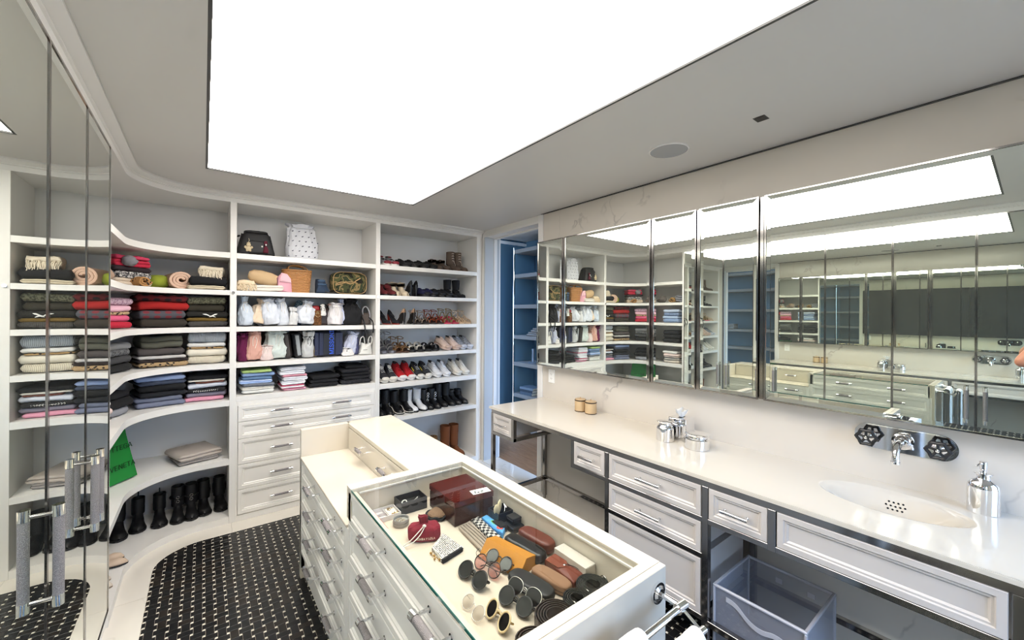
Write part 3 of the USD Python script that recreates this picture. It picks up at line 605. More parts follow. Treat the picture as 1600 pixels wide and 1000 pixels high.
# ---------------------------------------------------------------- fabrics
def lin(h):
    h = h.lstrip('#'); return tuple((c / 12.92 if c <= 0.04045 else ((c + 0.055) / 1.055) ** 2.4) for c in (int(h[i:i + 2], 16) / 255 for i in (0, 2, 4)))
def fab(hexs, style='plain', hex2=None, rough=0.92):
    key = f'fabric_{hexs[1:]}_{style}' + (f'_{hex2[1:]}' if hex2 else '')
    if key in M: return key
    a, b = lin(hexs), lin(hex2 or hexs)
    n = {"tc": ("texture_coordinate", {}), "p": ("principled_bsdf", {"roughness": rough, "base_color": a}), "b": ("bump", {"strength": 0.35, "distance": 0.003})}
    l = [("b.normal", "p.normal")]
    if style in ('rib', 'stripe'):
        n["w"] = ("wave_texture", {"scale": 38.0 if style == 'rib' else 11.0, "bands_direction": "x" if style == 'rib' else "z", "distortion": 0.6})
        l += [("tc.object", "w.vector"), ("w.fac", "b.height")]
        n["r"] = ("rgb_ramp", {"ramp": [(0.4, tuple(x * .6 for x in a) if style == 'rib' else b), (0.55, a)]}); l += [("w.fac", "r.fac"), ("r.color", "p.base_color")]
    elif style in ('leopard', 'dots'):
        n["v"] = ("voronoi_texture", {"scale": 46.0 if style == 'leopard' else 26.0, "randomness": 1.0 if style == 'leopard' else 0.15})
        rp = [(0.0, b), (0.30, b), (0.36, a), (1, a)] if style == 'leopard' else [(0.0, b), (0.15, b), (0.19, a), (1, a)]
        n["r"] = ("rgb_ramp", {"ramp": rp}); l += [("tc.object", "v.vector"), ("v.distance", "r.fac"), ("r.color", "p.base_color")]
        n["n"] = ("noise_texture", {"scale": 60.0}); l += [("tc.object", "n.vector"), ("n.fac", "b.height")]
    elif style in ('plaid', 'weave', 'hound', 'camo', 'marl', 'glitter'):
        if style == 'plaid':
            n["w"] = ("wave_texture", {"scale": 5.0, "bands_direction": "x"}); n["w2"] = ("wave_texture", {"scale": 9.0, "bands_direction": "z"}); n["m"] = ("math", {"math_type": "multiply"})
            l += [("tc.object", "w.vector"), ("tc.object", "w2.vector"), ("w.fac", "m.value1"), ("w2.fac", "m.value2")]; src = "m.value"; rp = [(0.2, a), (0.5, b)]
        elif style == 'hound':
            n["m"] = ("voronoi_texture", {"scale": 150.0, "randomness": 0.35, "metric": "manhattan"}); l += [("tc.object", "m.vector")]; src = "m.distance"; rp = [(0.50, a), (0.55, b)]
        elif style == 'weave':
            n["m"] = ("checker_texture", {"scale": 75.0, "color1": (0, 0, 0), "color2": (1, 1, 1)}); l += [("tc.object", "m.vector")]; src = "m.fac"; rp = [(0.4, a), (0.6, b)]
        elif style == 'camo':
            n["m"] = ("noise_texture", {"scale": 13.0, "detail": 1.0, "distortion": 0.8}); l += [("tc.object", "m.vector")]; src = "m.fac"
            rp = [(0.0, lin('#1d1c12')), (0.40, lin('#1d1c12')), (0.42, a), (0.52, a), (0.54, lin('#7d6a45')), (0.60, lin('#7d6a45')), (0.62, b), (0.72, b)]
        elif style == 'glitter':
            n["m"] = ("voronoi_texture", {"scale": 160.0}); l += [("tc.object", "m.vector")]; src = "m.distance"; rp = [(0.10, b), (0.2, a), (1, a)]
        else:
            n["m"] = ("noise_texture", {"scale": 90.0, "detail": 4.0}); l += [("tc.object", "m.vector")]; src = "m.fac"; rp = [(0.40, b), (0.58, a)]
        n["r"] = ("rgb_ramp", {"ramp": rp, "interpolate": style not in ('camo', 'hound')}); l += [(src, "r.fac"), ("r.color", "p.base_color")]
        n["n"] = ("noise_texture", {"scale": 120.0}); l += [("tc.object", "n.vector"), ("n.fac", "b.height")]
    else:
        n["n"] = ("noise_texture", {"scale": 180.0 if style == 'plain' else 60.0, "detail": 3.0}); l += [("tc.object", "n.vector"), ("n.fac", "b.height")]
    M[key] = usdkit.material(stage, f'/World/Looks/{key}', n, l, surface="p.BSDF")
    return key
def plain(hexs, rough=0.5, metal=0.0, **kw):
    key = f'finish_{hexs[1:]}_{int(rough * 100)}_{int(metal * 10)}' + ('_' + '_'.join(f'{k}' for k in kw) if kw else '')
    if key not in M: mat(key, lin(hexs), rough, metal, **kw)
    return key
# ---------------------------------------------------------------- folded clothes
def folded(w, d, h, lobes=1, seed=0, wobble=1.5):
    r = h / (2 * lobes); loop = [(d / 2, h / 2), (d * .15, h / 2), (-d * .25, h / 2)]
    for k in range(lobes):
        zc = h / 2 - (2 * k + 1) * r
        ext = (0.0, .006, -.004)[k % 3]
        for a in np.linspace(88, -88, 7): loop.append((-d / 2 + r - ext - r * 1.1 * math.cos(math.radians(a)), zc + r * math.sin(math.radians(a))))
    loop += [(-d * .25, -h / 2), (d * .15, -h / 2), (d / 2, -h / 2), (d / 2 + .004, 0)]
    loop = np.array(loop); xs = np.linspace(-1, 1, 15); xs = np.sign(xs) * np.abs(xs) ** .7
    rs = np.random.RandomState(seed); sag = rs.uniform(-.12, .12, 3) * h
    v = []
    for x in xs:
        e = max(0.0, (abs(x) - .9) / .1); kz = math.sqrt(max(0, 1 - .85 * e * e)); ky = 1 - .06 * e
        dz = sag[0] * x + sag[1] * (x * x - .4) + sag[2] * math.sin(3 * x)
        for y, z in loop: v.append([x * w / 2, y * ky, z * kz + dz * .5])
    n = len(loop); f = grid_faces(15, n)
    v = np.array(v); c0, c1 = len(v), len(v) + 1
    v = np.vstack([v, [[-w / 2 - .002, 0, 0], [w / 2 + .002, 0, 0]]])
    f = np.vstack([f, [[c0, (j + 1) % n, j] for j in range(n)], [[c1, 14 * n + j, 14 * n + (j + 1) % n] for j in range(n)]])
    v, f = wob((v, f), (.004 * wobble, .005 * wobble, .0035 * wobble), 16.0, seed)
    v, f = wob((v, f), (.001, .0015, .0015 * wobble), 60.0, seed + 5)
    v[:, 2] -= v[:, 2].min()
    return (v, f)
ORD = ['lowest', 'second up', 'third up', 'fourth up', 'fifth up', 'sixth up', 'seventh up']
def stack(where, x, y, z, rz, items, w=.25, d=.30, group=None):
    """items bottom to top: (height, fabric, lobes, description[, width, dx, dy])"""
    sd = int(abs(x * 977 + y * 331 + z * 127)) % 1000
    for k, it in enumerate(items):
        h, fb_, lob, desc = it[:4]; ww = it[4] if len(it) > 4 else w; dx, dy = (it[5], it[6]) if len(it) > 6 else (0, 0)
        rs = random.Random(sd + k); c, s = math.cos(math.radians(rz)), math.sin(math.radians(rz))
        dx += rs.uniform(-.010, .010); dy += rs.uniform(-.010, .010)
        pos = 'topmost' if k == len(items) - 1 else ORD[k]
        t = thing('folded_garment', f'folded {desc}, {pos} in the {where}', 'folded clothes', (x + dx * c - dy * s, y + dx * s + dy * c, z), rz + rs.uniform(-4, 4), group or f'folded clothes in the {where}')
        part(t, 'cloth', folded(ww * rs.uniform(.91, 1.03), d, h * .99, lob, sd + k * 13), fb_, True)
        z += h
    return z
SB, SC_, SD, SE, SF, SG = 1.8775, 1.5825, 1.2885, 0.9945, 0.5155, 0.0545
BK, WH, CRM = fab('#17171a'), fab('#dcdde0'), fab('#ddd3c0')
# first stacks by the divider
stack('dark olive stack on curved shelf three', .018, 4.17, SC_, 0, [(.04, fab('#4a4744', 'rib'), 1, 'grey ribbed jumper'), (.028, fab('#6a5320'), 1, 'mustard jumper'), (.048, fab('#1c1b18'), 1, 'black sweatshirt'), (.056, fab('#2d291e'), 1, 'dark olive jumper'), (.06, fab('#70705a', 'marl', '#3f3f32'), 1, 'olive marl knit')], w=.262)
mk = thing('white_print', 'white bird shaped print on the black sweatshirt in the olive stack', 'print', (.045, 4.011, SC_ + .088), 0)
part(mk, 'motif', cat(*[tube(spline(p, 9), [.001, .004, .006, .006, .005, .005, .004, .003, .001], 6) for p in ([(-.05, 0, .012), (-.02, -.003, .006), (.0, -.003, -.008)], [(.045, 0, .014), (.02, -.003, .004), (.0, -.003, -.008)], [(-.01, -.003, -.012), (.01, -.003, -.004), (.035, -.001, -.014)])]), plain('#e6e6e2', .8))
stack('cream stack on curved shelf four', .018, 4.17, SD, 0, [(.056, fab('#d8cfbb', 'rib'), 1, 'cream ribbed jumper'), (.060, fab('#ddd6c6'), 1, 'crested cream jumper'), (.014, fab('#a98a5e', 'leopard', '#2a2018'), 1, 'thin leopard print top'), (.032, fab('#e2e0dc'), 1, 'white top'), (.078, fab('#b9bfc6', 'rib'), 1, 'pale blue cable knit')], w=.262)
stack('black and pink stack on curved shelf five', .018, 4.17, SE, 0, [(.028, fab('#d491a6'), 1, 'pink top'), (.036, fab('#7d7886'), 1, 'mauve grey sweatshirt'), (.03, BK, 1, 'black printed top'), (.04, fab('#d5d8e2'), 1, 'white sweatshirt'), (.018, fab('#7b4a3c'), 1, 'rust brown top', .2, .02, 0), (.014, fab('#d8d3c8'), 1, 'ivory shirt'), (.03, BK, 1, 'black trousers')], w=.262)
stack('red and plaid stack on curved shelf three', -.275, 4.10, SC_, 14, [(.06, fab('#332d26'), 1, 'brown zip cardigan'), (.062, fab('#4a4b52', 'plaid', '#7a3038'), 1, 'grey checked shirt'), (.066, fab('#a01a18'), 1, 'scarlet jumper'), (.05, fab('#5d1519', 'plaid', '#1c0a10'), 1, 'dark red plaid flannel')], w=.30)
stack('grey stack on curved shelf four', -.275, 4.10, SD, 14, [(.032, fab('#a48a66', 'leopard', '#1d1712'), 1, 'leopard print top'), (.026, fab('#241b1b'), 1, 'dark brown top'), (.024, fab('#b9b6b4'), 1, 'light grey T shirt'), (.055, fab('#4b4544'), 1, 'charcoal sweatshirt'), (.085, fab('#55554a'), 2, 'khaki grey sweatshirt', .27)], w=.30)
stack('denim stack on curved shelf five', -.275, 4.10, SE, 14, [(.034, fab('#6d7388'), 1, 'grey blue jeans'), (.034, fab('#63697c'), 1, 'slate jeans'), (.04, fab('#15171d'), 1, 'black jeans'), (.05, fab('#101114'), 1, 'black denim'), (.03, fab('#3f475a'), 1, 'dark blue shirt'), (.032, fab('#9fb2da'), 1, 'light blue shirt')], w=.29)
stack('pink stack in bend of shelf three', -.585, 3.80, SC_, 62, [(.045, fab('#b01c34'), 1, 'crimson jumper'), (.045, fab('#d0587c'), 1, 'raspberry pink jumper'), (.02, fab('#b39a76', 'leopard', '#201812'), 1, 'leopard print scarf'), (.045, fab('#e3b4c4'), 1, 'pale pink jumper'), (.05, fab('#cdb3c0', 'marl', '#a07d90'), 1, 'pink marl knit')], w=.26)
stack('pale blue stack at left of shelf three', -.60, 3.27, SC_, 88, [(.05, fab('#7d92b4'), 1, 'blue sweatshirt'), (.045, fab('#a8bad6'), 1, 'light blue jumper'), (.05, fab('#8497b8', 'marl', '#5f7090'), 1, 'blue marl jumper'), (.045, fab('#b7c3da'), 1, 'pale blue shirt')], w=.25)
stack('dark grey stack in bend of shelf four', -.585, 3.80, SD, 62, [(.05, fab('#191919'), 1, 'black knit'), (.05, fab('#3c3c3e'), 1, 'charcoal jumper'), (.05, fab('#6f7072', 'marl', '#48484a'), 1, 'grey marl jumper'), (.045, fab('#8b8b8c'), 1, 'mid grey jumper')], w=.26)
stack('black stack at left of shelf four', -.60, 3.27, SD, 88, [(.06, BK, 1, 'black jumper'), (.055, fab('#0f0f12'), 1, 'black hooded top'), (.06, fab('#1c1c20'), 1, 'black cardigan')], w=.26)
stack('black stack in bend of shelf five', -.585, 3.80, SE, 62, [(.05, fab('#85868c'), 1, 'grey trousers'), (.06, fab('#101013'), 1, 'black trousers'), (.05, fab('#17171b'), 1, 'black leggings')], w=.26)
stack('striped stack at left of shelf five', -.60, 3.27, SE, 88, [(.045, fab('#d9cfc4'), 1, 'ecru T shirt'), (.04, fab('#e0d9d2', 'stripe', '#2a2a30'), 1, 'striped T shirt'), (.045, fab('#d8c2bd'), 1, 'blush T shirt'), (.04, fab('#dcdad6'), 1, 'white shirt')], w=.25)
# small white lettering marks on the black top, too blurred to read
mk = thing('white_print', 'row of blurred white letters on the black top of the black and pink stack', 'print', (.02, 4.012, SE + .081), 0)
part(mk, 'motif', cat(*[tube([(q + .004 * math.cos(t), -.002, .005 * math.sin(t)) for t in np.linspace(.6 * i, .6 * i + 4.6, 8)], .0014, 5) for i, q in enumerate(np.linspace(-.075, .075, 12))]), plain('#e6e6e2', .8))
# second curved shelf: rolled blankets, scarves, hats
def roll(r, L, turns=3, th=.03, flat=.72, seed=0):
    """a rolled blanket, its axis along y, spiral end towards -y"""
    a = np.linspace(0, turns * 2 * PI, turns * 18); rr = np.linspace(.18 * r, r - th / 2, len(a))
    cx = np.stack([rr * np.cos(a), rr * np.sin(a) * flat], 1); t = np.gradient(cx, axis=0); t /= np.linalg.norm(t, axis=1, keepdims=True); nn = np.stack([t[:, 1], -t[:, 0]], 1)
    th2 = th * .43; loop = np.vstack([cx + nn * th2, (cx - nn * th2)[::-1]])
    ys = [-L / 2, -L / 2 + .006, -L / 4, 0, L / 4, L / 2 - .006, L / 2]; sc_ = [.985, 1, 1.01, 1, 1.01, 1, .985]
    v = np.array([[p[0] * s, y, p[1] * s] for y, s in zip(ys, sc_) for p in loop]); f = grid_faces(len(ys), len(loop))
    n = len(loop); k = len(cx); off = (len(ys) - 1) * n; caps = []
    for i in range(k - 1):
        j0, j1, j2, j3 = i, i + 1, n - 2 - i, n - 1 - i
        caps += [[j0, j3, j1], [j1, j3, j2], [off + j0, off + j1, off + j3], [off + j1, off + j2, off + j3]]
    m = wob((v, np.vstack([f, caps])), (.004, .004, .004), 14, seed); m[0][:, 2] -= m[0][:, 2].min(); return m
t = thing('rolled_blanket', 'thick beige blanket rolled up, spiral end showing, on curved shelf two', 'blanket', (-.165, 4.17, SB), 14); part(t, 'cloth', roll(.088, .26, 3, .0195, .86, 3), fab('#d6b39c', 'fleece'), True)
def fringe(n, x0, x1, y, z, L, seed, r=.0028):
    rs = random.Random(seed); out = []
    for k in range(n):
        x = x0 + (x1 - x0) * k / (n - 1) + rs.uniform(-.006, .006); p = [(x, y, z + rs.uniform(-.006, .004))]
        for q in range(1, 5): p.append((p[-1][0] + rs.uniform(-.009, .009), y - .012 * q ** .5 - rs.uniform(0, .012), z - L * q / 4 * rs.uniform(.75, 1.1)))
        out.append(tube(p, [r, r * 1.1, r, r, r * 1.4], 5))
    return cat(*out)
def scarf(label, x, y, z, rz, fb_, w, d, h, seed, L=.06, n=34):
    t = thing('fringed_scarf', label, 'scarf', (x, y, z), rz)
    part(t, 'cloth', wob(folded(w, d, h, 2, seed, 2.2), (.01, .01, .008), 11, seed), fb_, True)
    part(t, 'fringe', fringe(n, -w * .42, w * .48, -d / 2 + .01, h * .78, L, seed), fb_, True); return t
stack('pile under the fringed scarf on curved shelf two', .03, 4.15, SB, 0, [(.028, fab('#c9bda6'), 2, 'beige linen cloth', .24), (.075, fab('#121216'), 1, 'black woollen shawl')], w=.24)
scarf('cream scarf with a long knotted fringe draped on the black shawl', .055, 4.13, SB + .105, -6, fab('#ded2bd', 'fleece'), .17, .20, .075, 5, .10, 34)
t = thing('lime_pouch', 'lime green cloth pouch behind the rolled beige blanket', 'pouch', (-.285, 4.17, SB + .007), 20); part(t, 'cloth', xfm(wob(ell(.07, .10, .05, 10, 16, .8, .8), .012, 12, 4), (0, 0, .05)), fab('#9aa636'), True)
stack('pile left of the rolled blanket', -.47, 3.93, SB, 44, [(.05, fab('#c9b9a6', 'glitter', '#3b3230'), 2, 'beige floral scarf'), (.045, fab('#2c2c30', 'marl', '#c8c4c0'), 2, 'salt and pepper tweed scarf'), (.035, fab('#26191f'), 1, 'plum shawl'), (.05, fab('#b4213c'), 2, 'cherry red blanket'), (.028, fab('#c43a5a'), 1, 'pink red throw')], w=.24, d=.26)
def fuzzball(r, n, seed): 
    return wob(ell(r, r, r * .9, 14, 20), r * .22, 60 * .03 / r, seed)
for lab, x, y, z, r, fb_ in (('grey fur bobble hat against the red pile on the curved shelf', -.405, 3.795, SB + .125, .042, fab('#77757a', 'fleece')), ('tan fur bobble hat in bend of shelf two', -.52, 3.62, SB, .06, fab('#9c8370', 'fleece')), ('dark fur bobble hat beside the leopard scarf, left wall part', -.53, 3.44, SB, .055, fab('#57504b', 'fleece'))):
    t = thing('bobble_hat', lab, 'hat', (x, y, z + r * .85 + .008)); part(t, 'bobble', fuzzball(r, 0, int(r * 1000)), fb_, True); part(t, 'knit_cap', xfm(wob(ell(r * 1.25, r * 1.25, r * .5, 8, 18), .006, 30, 2), (-.05, .06, -r * .34)), fb_, True)
t = thing('leopard_scarf', 'rolled leopard print scarf at the front of the second curved shelf', 'scarf', (-.40, 3.87, SB), 50); part(t, 'cloth', wob(roll(.05, .20, 2, .0125, .8, 8), .012, 14, 2), fab('#a87b4a', 'leopard', '#1d130c'), True)
t = thing('leopard_scarf', 'leopard print bundle at left of shelf two', 'scarf', (-.55, 3.26, SB), 85); part(t, 'cloth', wob(roll(.055, .2, 2, .0135, .8, 8), .012, 14, 9), fab('#94713f', 'leopard', '#1d130c'), True)
t = thing('folded_garment', 'folded grey patterned scarf at the left end of the second curved shelf', 'folded clothes', (-.60, 3.14, SB), 88); part(t, 'cloth', folded(.14, .26, .09, 3, 8), fab('#8d8f98', 'marl', '#4f5158'), True)
# sixth shelf: green paper bag and beige folded clothes
gb = thing('gift_bag', 'large flat green paper bag leaning in the curved shelf with dark lettering', 'paper bag', (0, 0, 0))
u = np.array([.60, .80, 0]); u /= np.linalg.norm(u); nn = np.array([u[1], -u[0], 0]); vv = np.array([-.10 * nn[0], -.10 * nn[1], 1.0]); vv /= np.linalg.norm(vv); n2 = np.cross(u, vv)
o = np.array([-.372, 3.945, SF + .008]) - u * .40
part(gb, 'bag_body', place(wob(prism(Polygon([(-.04, 0), (.40, 0), (.347, .30), (.335, .40), (.0, .40)]).segmentize(.05), -.06, 0), .002, 9, 2), o, u, vv, n2), plain('#0b7a2c', .55))
part(gb, 'lettering', place(xfm(meshkit.text_mesh('BOTTEGA', .034, .0012), (.158, .215, .0018)), o, u, vv, n2), plain('#05300f', .6))
part(gb, 'lettering', place(xfm(meshkit.text_mesh('VENETA', .034, .0012), (.205, .085, .0018)), o, u, vv, n2), plain('#05300f', .6))
part(gb, 'ribbon', cat(tube([o + vv * .40 + u * .1 - nn * -.0, o + vv * .40 + u * .12 + np.array([.05, -.04, -.05]), o + vv * .33 + u * .15 + n2 * .01], .002, 5)), plain('#0a8a34', .6))
stack('beige pair on curved shelf six', -.06, 4.16, SF, 18, [(.03, fab('#8f8a88'), 2, 'taupe trousers', .27), (.045, fab('#b0a69e'), 2, 'beige coat with dark piping', .29)], w=.27, d=.30)
stack('pale pair at left of shelf six', -.62, 3.40, SF, 85, [(.04, fab('#d8d8da'), 2, 'white blouse', .26), (.03, fab('#c0c4cc'), 1, 'pale grey top', .25)], w=.26, d=.28)
# ---------------------------------------------------------------- bags on the middle shelves
def sack(w, d, h, neck=.35, nz=.82, seed=0, amp=.012, bulge=.06):
    """a soft drawstring bag standing on its base"""
    rows, m = [], 26; rs = np.random.RandomState(seed)
    zs_ = [0, 0, .03, .12, .3, .5, nz * .82, nz * .94, nz, nz + .04, 1.0, 1.0]
    ks = [0, .84, .97, 1 + bulge, 1 + bulge * 1.3, .99, .86, neck * 1.3, neck * 1.05, neck * 1.2, neck * 1.4, 0]
    flop = rs.uniform(-.16, .16) * w
    ph = rs.uniform(0, 6, 3)
    for z, k in zip(zs_, ks):
        for j in range(m):
            a = 2 * PI * j / m; c, s = math.cos(a), math.sin(a); e = .75
            x = math.copysign(abs(c) ** e, c); y = math.copysign(abs(s) ** e, s)
            pl = 1 + (.10 * math.sin(7 * a + ph[0]) + .06 * math.sin(11 * a + ph[1])) * min(1, z / nz) ** 2
            rows.append([x * w / 2 * k * pl + flop * max(0, z - .35) ** 1.4, y * d / 2 * (k if z < nz * .9 else max(k, .45 * k)) * pl, z * h + (.0 if z < .97 else .02 * math.sin(5 * a + ph[2]) * h)])
    v, f = np.array(rows), grid_faces(len(zs_), m)
    if len(v) < 2000:
        tm0 = trimesh.Trimesh(v, f, process=True, validate=True).subdivide().subdivide(); v, f = np.array(tm0.vertices), np.array(tm0.faces)
    v, f = wob((v, f), amp, 11, seed)
    nrm = meshkit.arrays((v, f), True)[2]; q = v * [1, 1, .55]
    fold = np.abs(meshkit.fbm(q * 17 + seed, 2, seed + 9) - .5) * 2 + .5 * np.abs(meshkit.fbm(q * 38 + seed, 2, seed + 21) - .5) * 2
    v = v - nrm * ((.45 - fold) * amp * 1.15 * np.clip(v[:, 2:3] / (.15 * h), 0, 1)[:, 0])[:, None]
    v[:, 2] -= v[:, 2].min(); return (v, f)
def dust_bag(label, x, y, z, w, d, h, fb_, rz=0, lean=0, neck=.35, nz=.82, seed=1, cord='#e3ded6', tail=True, amp=.012, rx=0):
    t = thing('dust_bag', label, 'bag', (x, y, z + abs(math.sin(math.radians(lean))) * w * .45), rz, ry=lean, rx=rx)
    part(t, 'pouch', sack(w, d, h, neck, nz, seed, amp), fb_, True)
    a = np.linspace(0, 2 * PI, 15)[:-1]; k = neck * 1.08
    c = tube([(w / 2 * k * math.cos(q), d / 2 * max(k, .2) * math.sin(q), h * nz + .003 * math.sin(3 * q)) for q in a], .0028, 5, True)
    if tail: c = cat(c, tube(spline([(0, -d / 2 * k, h * nz), (.012, -d / 2 * (k + .25), h * nz - .03), (.004, -d / 2 * 1.02, h * .45)], 8), .0022, 5), tube(spline([(0, -d / 2 * k, h * nz), (-.016, -d / 2 * (k + .3), h * nz - .02), (-.012, -d / 2 * 1.02, h * .52)], 8), .0022, 5))
    part(t, 'drawstring', c, plain(cord, .8)); return t
SA = 2.1805
# top shelf
t = thing('backpack', 'black nylon backpack hung with two small charms on the top shelf', 'backpack', (.36, 4.15, SA))
bp = []
for z, w_, d_ in ((0, .10, .06), (0, .145, .085), (.04, .142, .088), (.12, .118, .08), (.18, .102, .07), (.21, .085, .05), (.215, .0, .0)):
    bp += [[w_ * math.copysign(abs(math.cos(a)) ** .5, math.cos(a)), d_ * math.copysign(abs(math.sin(a)) ** .5, math.sin(a)), z] for a in np.arange(24) * PI / 12]
part(t, 'bag_body', wob((np.array(bp), grid_faces(7, 24)), .006, 12, 3), fab('#1b1a1c', rough=.6), True)
part(t, 'front_pocket', xfm(wob(ell(.062, .02, .055, 10, 18, .5, .5), .003, 20, 2), (-.005, -.085, .075)), fab('#212023', rough=.6), True)
part(t, 'top_flap', xfm(wob(ell(.09, .06, .014, 8, 18, .6, .6), .004, 20, 6), (0, -.01, .208)), fab('#1b1a1c', rough=.6), True)
part(t, 'side_strap', cat(cyl((-.13, -.02, .05), (-.10, -.02, .19), .007, 8), cyl((.13, -.02, .05), (.10, -.02, .19), .007, 8), cyl((-.118, -.02, .17), (-.138, -.03, .16), .008, 8)), plain('#151517', .6))
ch = thing('bag_charm', 'little cream figure charm on the black backpack', 'charm', (.30, 4.045, SA + .035))
part(ch, 'body', cat(xfm(ell(.022, .014, .022, 8, 12), (0, 0, .02)), xfm(ell(.017, .013, .016, 8, 12), (0, 0, .052)), xfm(ell(.014, .008, .006, 6, 10), (0, 0, .069)), xfm(ell(.010, .008, .012, 6, 10), (-.022, 0, .032)), xfm(ell(.010, .008, .012, 6, 10), (.022, 0, .032)), xfm(ell(.009, .01, .008, 6, 10), (-.011, 0, .003)), xfm(ell(.009, .01, .008, 6, 10), (.011, 0, .003))), plain('#cbb998', .8), True)
part(ch, 'cord', tube([(0, 0, .074), (.004, .004, .09), (.002, .012, .11)], .0015, 5), plain('#cbb998', .8))
ch = thing('bag_charm', 'dark red tassel charm with two white beads on the backpack', 'charm', (.425, 4.055, SA + .03))
part(ch, 'tassel', wob(lathe([(0, 0), (.022, .0), (.02, .03), (.013, .05), (.006, .058), (.014, .075), (.012, .1), (0, .105)], 14), .003, 30, 3), fab('#5a1a2c'), True)
part(ch, 'bead', xfm(ell(.008, .008, .008, 6, 10), (-.028, -.008, .052)), plain('#e8e4e0', .3), True); part(ch, 'bead', xfm(ell(.008, .008, .008, 6, 10), (.0, -.016, .068)), plain('#e8e4e0', .3), True)
t = thing('drawstring_backpack', 'white drawstring bag printed with small grey motifs on the top shelf', 'bag', (.725, 4.16, SA))
sk = sack(.27, .17, .315, .62, .93, 12, .010, .02)
part(t, 'pouch', sk, fab('#cfd0d6'), True)
part(t, 'drawstring', tube(spline([(-.1, -.05, .29), (-.04, -.085, .285), (.04, -.085, .288), (.1, -.05, .285)], 12), .003, 5), plain('#b9bac0', .7))
tm = trimesh.Trimesh(*sk, process=False); mot = []
for r_ in range(6):
    for c_ in range(5):
        px_, pz = -.115 + c_ * .052 + (r_ % 2) * .026, .03 + r_ * .045
        loc, _, tri = tm.ray.intersects_location([[px_, -.5, pz]], [[0, 1, 0]], multiple_hits=False)
        if len(loc): mot.append(xfm(cat(ell(.008, .0018, .004, 5, 8), xfm(ell(.004, .0018, .004, 5, 8), (.005, 0, .004))), loc[0]))
part(t, 'printed_motif', cat(*mot), plain('#4c4f5c', .8), kind='stuff')
# second shelf
scarf('cream fringed shawl at the left end of the bag shelf', .285, 4.13, SB, 0, fab('#d9c7aa', 'fleece'), .13, .2, .085, 15, .06, 30)
t = thing('folded_garment', 'folded white cloth under the tan neck pillow', 'folded clothes', (.42, 4.14, SB), 0); part(t, 'cloth', folded(.28, .24, .05, 2, 77, 1.6), fab('#d9d3ca'), True)
t = thing('neck_pillow', 'tan suede roll pillow lying across the folded white cloth', 'cushion', (.42, 4.09, SB + .12), -4, ry=12)
part(t, 'pillow', wob(xfm(lathe([(0, -.12), (.03, -.118), (.052, -.09), (.06, -.03), (.055, .05), (.042, .10), (.02, .125), (0, .127)], 20), ry=90), .006, 12, 4), fab('#c3a680'), True)
t = thing('pink_pouch', 'pale pink quilted pouch beside the wicker basket bag', 'bag', (.573, 4.075, SB), -6)
part(t, 'pouch', wob(prism(Polygon([(-.055, 0), (.055, 0), (.05, .10), (.02, .155), (-.03, .165), (-.065, .12)]).segmentize(.03), -.05, .05), .005, 20, 2), fab('#d9a0ae', 'fleece'), True) if False else part(t, 'pouch', place(wob(prism(Polygon([(-.05, 0), (.055, 0), (.05, .10), (.02, .155), (-.03, .165), (-.065, .12)]).segmentize(.03), -.04, .04), .004, 20, 2), (0, 0, 0), X, Z, -Y), fab('#d9a0ae', 'fleece'), True)
part(t, 'flap', place(wob(prism(Polygon([(-.04, .09), (.05, .085), (.045, .12), (.018, .16), (-.028, .168)]).segmentize(.03), .035, .048), .003, 20, 3), (0, 0, 0), X, Z, -Y), fab('#e0b3bd', 'fleece'), True)
# wicker basket: horizontal canes woven over stakes
t = thing('wicker_basket_bag', 'woven honey coloured wicker basket bag with arched handles', 'basket', (.675, 4.12, SB))
def bw_(z): return .098 + .018 * z / .2, .062 + .012 * z / .2
def bring(z, k, amp, n=72, ph=0):
    w_, d_ = bw_(z); out = []
    for j in range(n):
        a = 2 * PI * j / n; c, s = math.cos(a), math.sin(a); o_ = 1 + amp * math.sin(a * 18 + ph)
        out.append((w_ * o_ * math.copysign(abs(c) ** .55, c), d_ * o_ * math.copysign(abs(s) ** .55, s), z))
    return out
wk = plain('#b98552', .6)
for i in range(14): part(t, 'cane', tube(bring(.008 + i * .0135, 1, .022, 72, PI * (i % 2)), .0062, 5, True), wk, True)
st = []
for j in range(18):
    a = 2 * PI * (j + .5) / 18; c, s = math.cos(a), math.sin(a)
    p = [(bw_(z)[0] * math.copysign(abs(c) ** .55, c), bw_(z)[1] * math.copysign(abs(s) ** .55, s), z) for z in (0, .1, .2)]
    st.append(tube(p, .0042, 5))
part(t, 'stakes', cat(*st), wk, True, kind='stuff')
part(t, 'base', bx(-.09, .09, -.055, .055, 0, .006), wk)
part(t, 'rim', tube(bring(.2, 1, 0), .0085, 6, True), wk, True)
for y in (-.06, .05): part(t, 'handle', tube(spline([(-.075, y, .195), (-.07, y * .9, .230), (-.03, y * .8, .244), (.03, y * .8, .24), (.07, y * .9, .22), (.085, y, .195)], 20), .006, 6), wk, True)
t = thing('denim_bag', 'small dark blue folded denim pouch right of the wicker basket', 'bag', (.868, 4.10, SB), 4)
part(t, 'pouch', place(wob(prism(Polygon([(-.035, 0), (.085, 0), (.04, .095), (.03, .13), (-.03, .135)]).segmentize(.025), -.04, .04), .004, 20, 8), (0, 0, 0), X, Z, -Y), fab('#28384e'), True)
part(t, 'fold', cat(xfm(ell(.036, .006, .009, 6, 12), (.0, -.042, .118)), xfm(ell(.045, .006, .009, 6, 12), (.008, -.042, .085))), fab('#3a5069'), True)
part(t, 'strap', tube(spline([(.03, -.045, .02), (.07, -.05, .01), (.10, -.06, .012), (.08, -.07, .008), (.05, -.06, .006)], 14), .004, 6), plain('#2a2320', .6))
t = thing('camouflage_bag', 'green and brown camouflage holdall with tan piping on the bag shelf', 'bag', (1.13, 4.14, SB))
